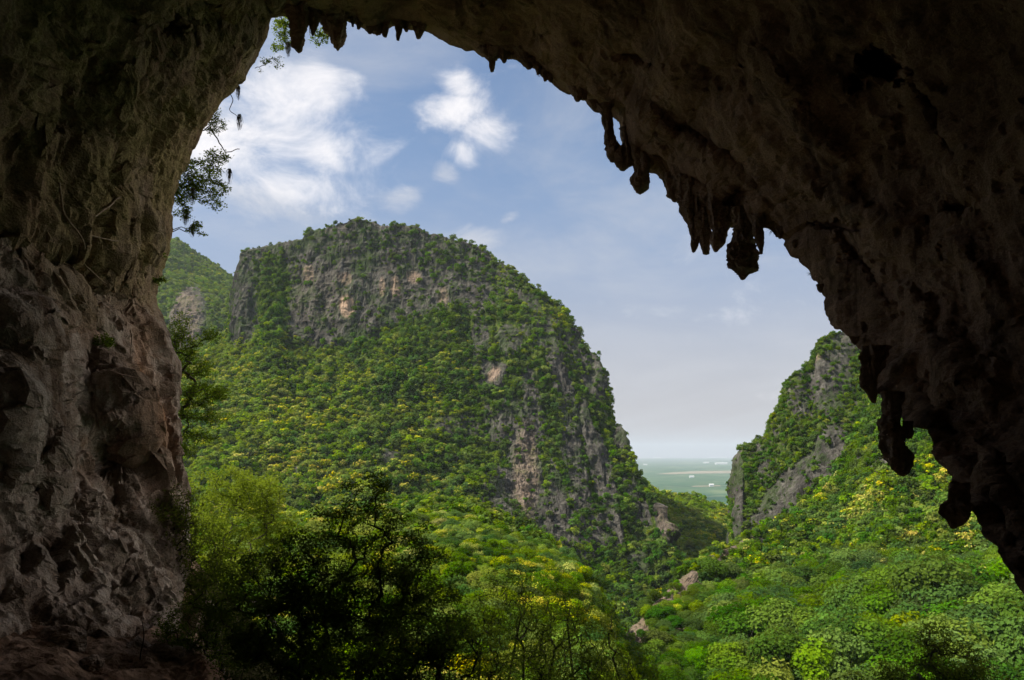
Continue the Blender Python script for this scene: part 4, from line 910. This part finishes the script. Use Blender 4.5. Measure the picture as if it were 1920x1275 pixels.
# saplings on the steep ground below the cave
SAP = [(905, 1085, 30), (948, 1030, 34), (990, 1075, 31), (1030, 1105, 29), (1062, 1060, 34), (1100, 1140, 28), (1146, 1120, 31), (1190, 1200, 27), (1020, 1190, 24), (925, 1180, 23), (1110, 1215, 23)]
SL_ = ['thin green sapling nearest the dark tree', 'tallest thin green sapling, its top before the ridge', 'slender sapling right of the tallest sapling', 'short thin sapling midway along the sapling row', 'tall feathery sapling before the foot of the dome mountain', 'low sapling near the bottom edge right of centre', 'sapling standing before the rocky foot of the right slope', 'small sapling at the right end of the sapling row', 'dense low sapling at the bottom edge below the ridge', 'dark leafy sapling at the bottom edge beside the dark tree', 'sparse low sapling at the bottom edge left of the right slope']
for i, (px, py, Yt) in enumerate(SAP):
    grow('sapling', SL_[i], 'sapling', at(px+12, 1500, Yt), B(Yt, (px, py+18, 22, 24), (px-14, py+60, 30, 30), (px+16, py+70, 34, 34), (px, py+130, 46, 46), (px+10, py+190, 50, 40)), 170, 4200, 0.045, LG if i % 3 else LY, M_DBARK, 60+i, 0.05, 0.17, 'thin saplings below the cave', stem=[at(px+4, py+120, Yt)])
grow('tree', 'dark leafy tree top rising from the bottom edge before the lower right slope', 'tree', at(1765, 1420, 30), B(30, (1752, 1195, 34, 26), (1785, 1240, 60, 30), (1720, 1262, 70, 20), (1840, 1270, 60, 16), (1640, 1275, 50, 12)), 420, 9000, 0.05, LD, M_DBARK, 90, 0.1, 0.17)

# plants and roots on the left wall
def wall_plant(px, py, rpx, label, n, leaf, seed, mat=None, cat='plant'):
    p = wall_at(px, py, 0.15); Yp = p[1]
    grow('wall_plant', label, cat, wall_at(px, py, -0.1), B(Yp-0.35, (px, py, rpx, rpx*.7)), max(12, n//20), n, leaf, mat or LG, M_DBARK, seed, 0.02, 0.08)
wall_plant(188, 642, 24, 'leafy green plant growing on the left wall above the hanging grass', 900, 0.05, 201)
wall_plant(140, 565, 16, 'small flat green plant on the sloping ledge of the left wall', 260, 0.045, 202)
wall_plant(246, 830, 12, 'small green plant on the orange stained rock of the left wall', 200, 0.04, 203)
wall_plant(212, 560, 20, 'dark plant in the hollow at the top of the lower left wall', 420, 0.045, 204, LD)
wall_plant(325, 835, 14, 'dark green tuft near the outer edge of the left wall', 380, 0.05, 205)
wall_plant(300, 480, 10, 'tiny spiky plant on the wall edge before the far left hill', 160, 0.06, 206)
wall_plant(297, 528, 12, 'small leafy plant on the wall edge beside the far left hill', 240, 0.06, 207)
def grass_tuft(px, py, label, n, Lpx, seed, down=1.0, name='grass_tuft', p=None):
    rng = np.random.default_rng(seed); root = wall_at(px, py, 0.05) if p is None else np.array(p); Y_ = root[1]; polys = []
    for i in range(n):
        a = rng.uniform(-1, 1)*1.3; L = Lpx*rng.uniform(.5, 1)/FPX*Y_; s_ = np.linspace(0, 1, 8)
        x = np.sin(a)*L*s_*0.8; z = L*(0.55*s_-down*1.35*s_**2*rng.uniform(.6, 1.1)); y = -0.35*L*s_*rng.uniform(.3, 1)
        polys.append((np.stack([x, y, z], 1)+rng.normal(size=3)*0.03, np.linspace(0.012, 0.003, 8)))
    V, F = tubes(polys, 3); o = link(name, raw_mesh(name, V, F, LG)); o.location = root; tag(o, label, 'grass')
grass_tuft(160, 745, 'hanging tuft of long grass on the left wall above the rock ledge', 260, 95, 1)
grass_tuft(1447, 436, 'small spiky plant hanging under the arch right of the bulbous stalactite', 60, 22, 2, .8, 'wall_plant', at(1453, 433, 34.5))
grass_tuft(1518, 516, 'tiny dark plant on the rim of the arch above the right hand mountain', 40, 16, 3, .5, 'wall_plant', at(1521, 514, 33))
for i, (pts, lb) in enumerate([([(92, 345), (90, 400), (97, 450), (100, 482)], 'straight root hanging down the upper left wall'), ([(172, 385), (150, 420), (128, 452), (120, 480)], 'root slanting down to the left on the upper left wall'),
        ([(130, 465), (142, 492), (160, 517)], 'pale short root above the sloping ledge'), ([(215, 590), (222, 640), (228, 680)], 'thin root crossing the pinkish rock below the hollow'), ([(112, 500), (118, 470), (138, 440), (190, 455)], 'forked pale root in the recess of the upper left wall')]):
    wire('hanging_root', lb, 'root', pts, 'wall', 0.045, plain_mat('pale root', (0.2, 0.15, 0.1), (0.36, 0.28, 0.2), 5), .05, 'roots on the left wall')
wire('dry_stick', 'dry bent stick standing on the rubble at the lower left', 'stick', [(262, 1290), (262, 1235), (272, 1195), (268, 1165)], 19.5, 0.018, M_DBARK, .04)
# climbers' slings hanging from bolts on the arch
M_ROPE = plain_mat('dark webbing', (0.02, 0.02, 0.025), (0.05, 0.05, 0.05), 8)
def sling(px, py, L, Y, label):
    e = empty('climbing_sling', at(px, py, Y)); tag(e, label, 'climbing gear', 'climbing slings under the arch'); root = at(px, py, Y)
    V, F = tubes([(np.array([at(px, py-4, Y), at(px+.3, py+L*.5, Y), at(px, py+L*.6, Y)])-root, [.02]*3)], 5); link('strap', raw_mesh('strap', V, F, M_ROPE), e)
    th = np.linspace(0, 2*math.pi, 15); q = np.array([at(px+2.2*math.sin(a), py+L*.8-L*.2*math.cos(a), Y) for a in th])-root; V, F = tubes([(q, [.018]*15)], 5); link('carabiner', raw_mesh('carabiner', V, F, M_ROPE), e)
sling(1011, 127, 16, 45, 'short climbing sling with a ring under the top of the arch')
sling(1480, 448, 18, 35, 'climbing sling with a ring right of the bulbous stalactite')

# ------------------------------------------------------------------ haze
def haze():
    x0, x1, y0, y1, z0, z1 = -45000, 45000, -2500, 46000, -330, 520
    V = [(x, y, z) for z in (z0, z1) for y in (y0, y1) for x in (x0, x1)]
    F = [(0, 2, 3, 1), (4, 5, 7, 6), (0, 1, 5, 4), (2, 6, 7, 3), (0, 4, 6, 2), (1, 3, 7, 5)]
    m, t = new_mat('haze'); v = t.n('ShaderNodeVolumePrincipled', i_Density=HAZE); v.inputs['Color'].default_value = (0.80, 0.92, 1.0, 1); v.inputs['Anisotropy'].default_value = 0.3
    o = t.n('ShaderNodeOutputMaterial'); t.nt.links.new(v.outputs[0], o.inputs['Volume'])
    tag(link('haze', raw_mesh('haze', V, F, m)), kind='stuff')
HAZE = 4.2e-5
haze()
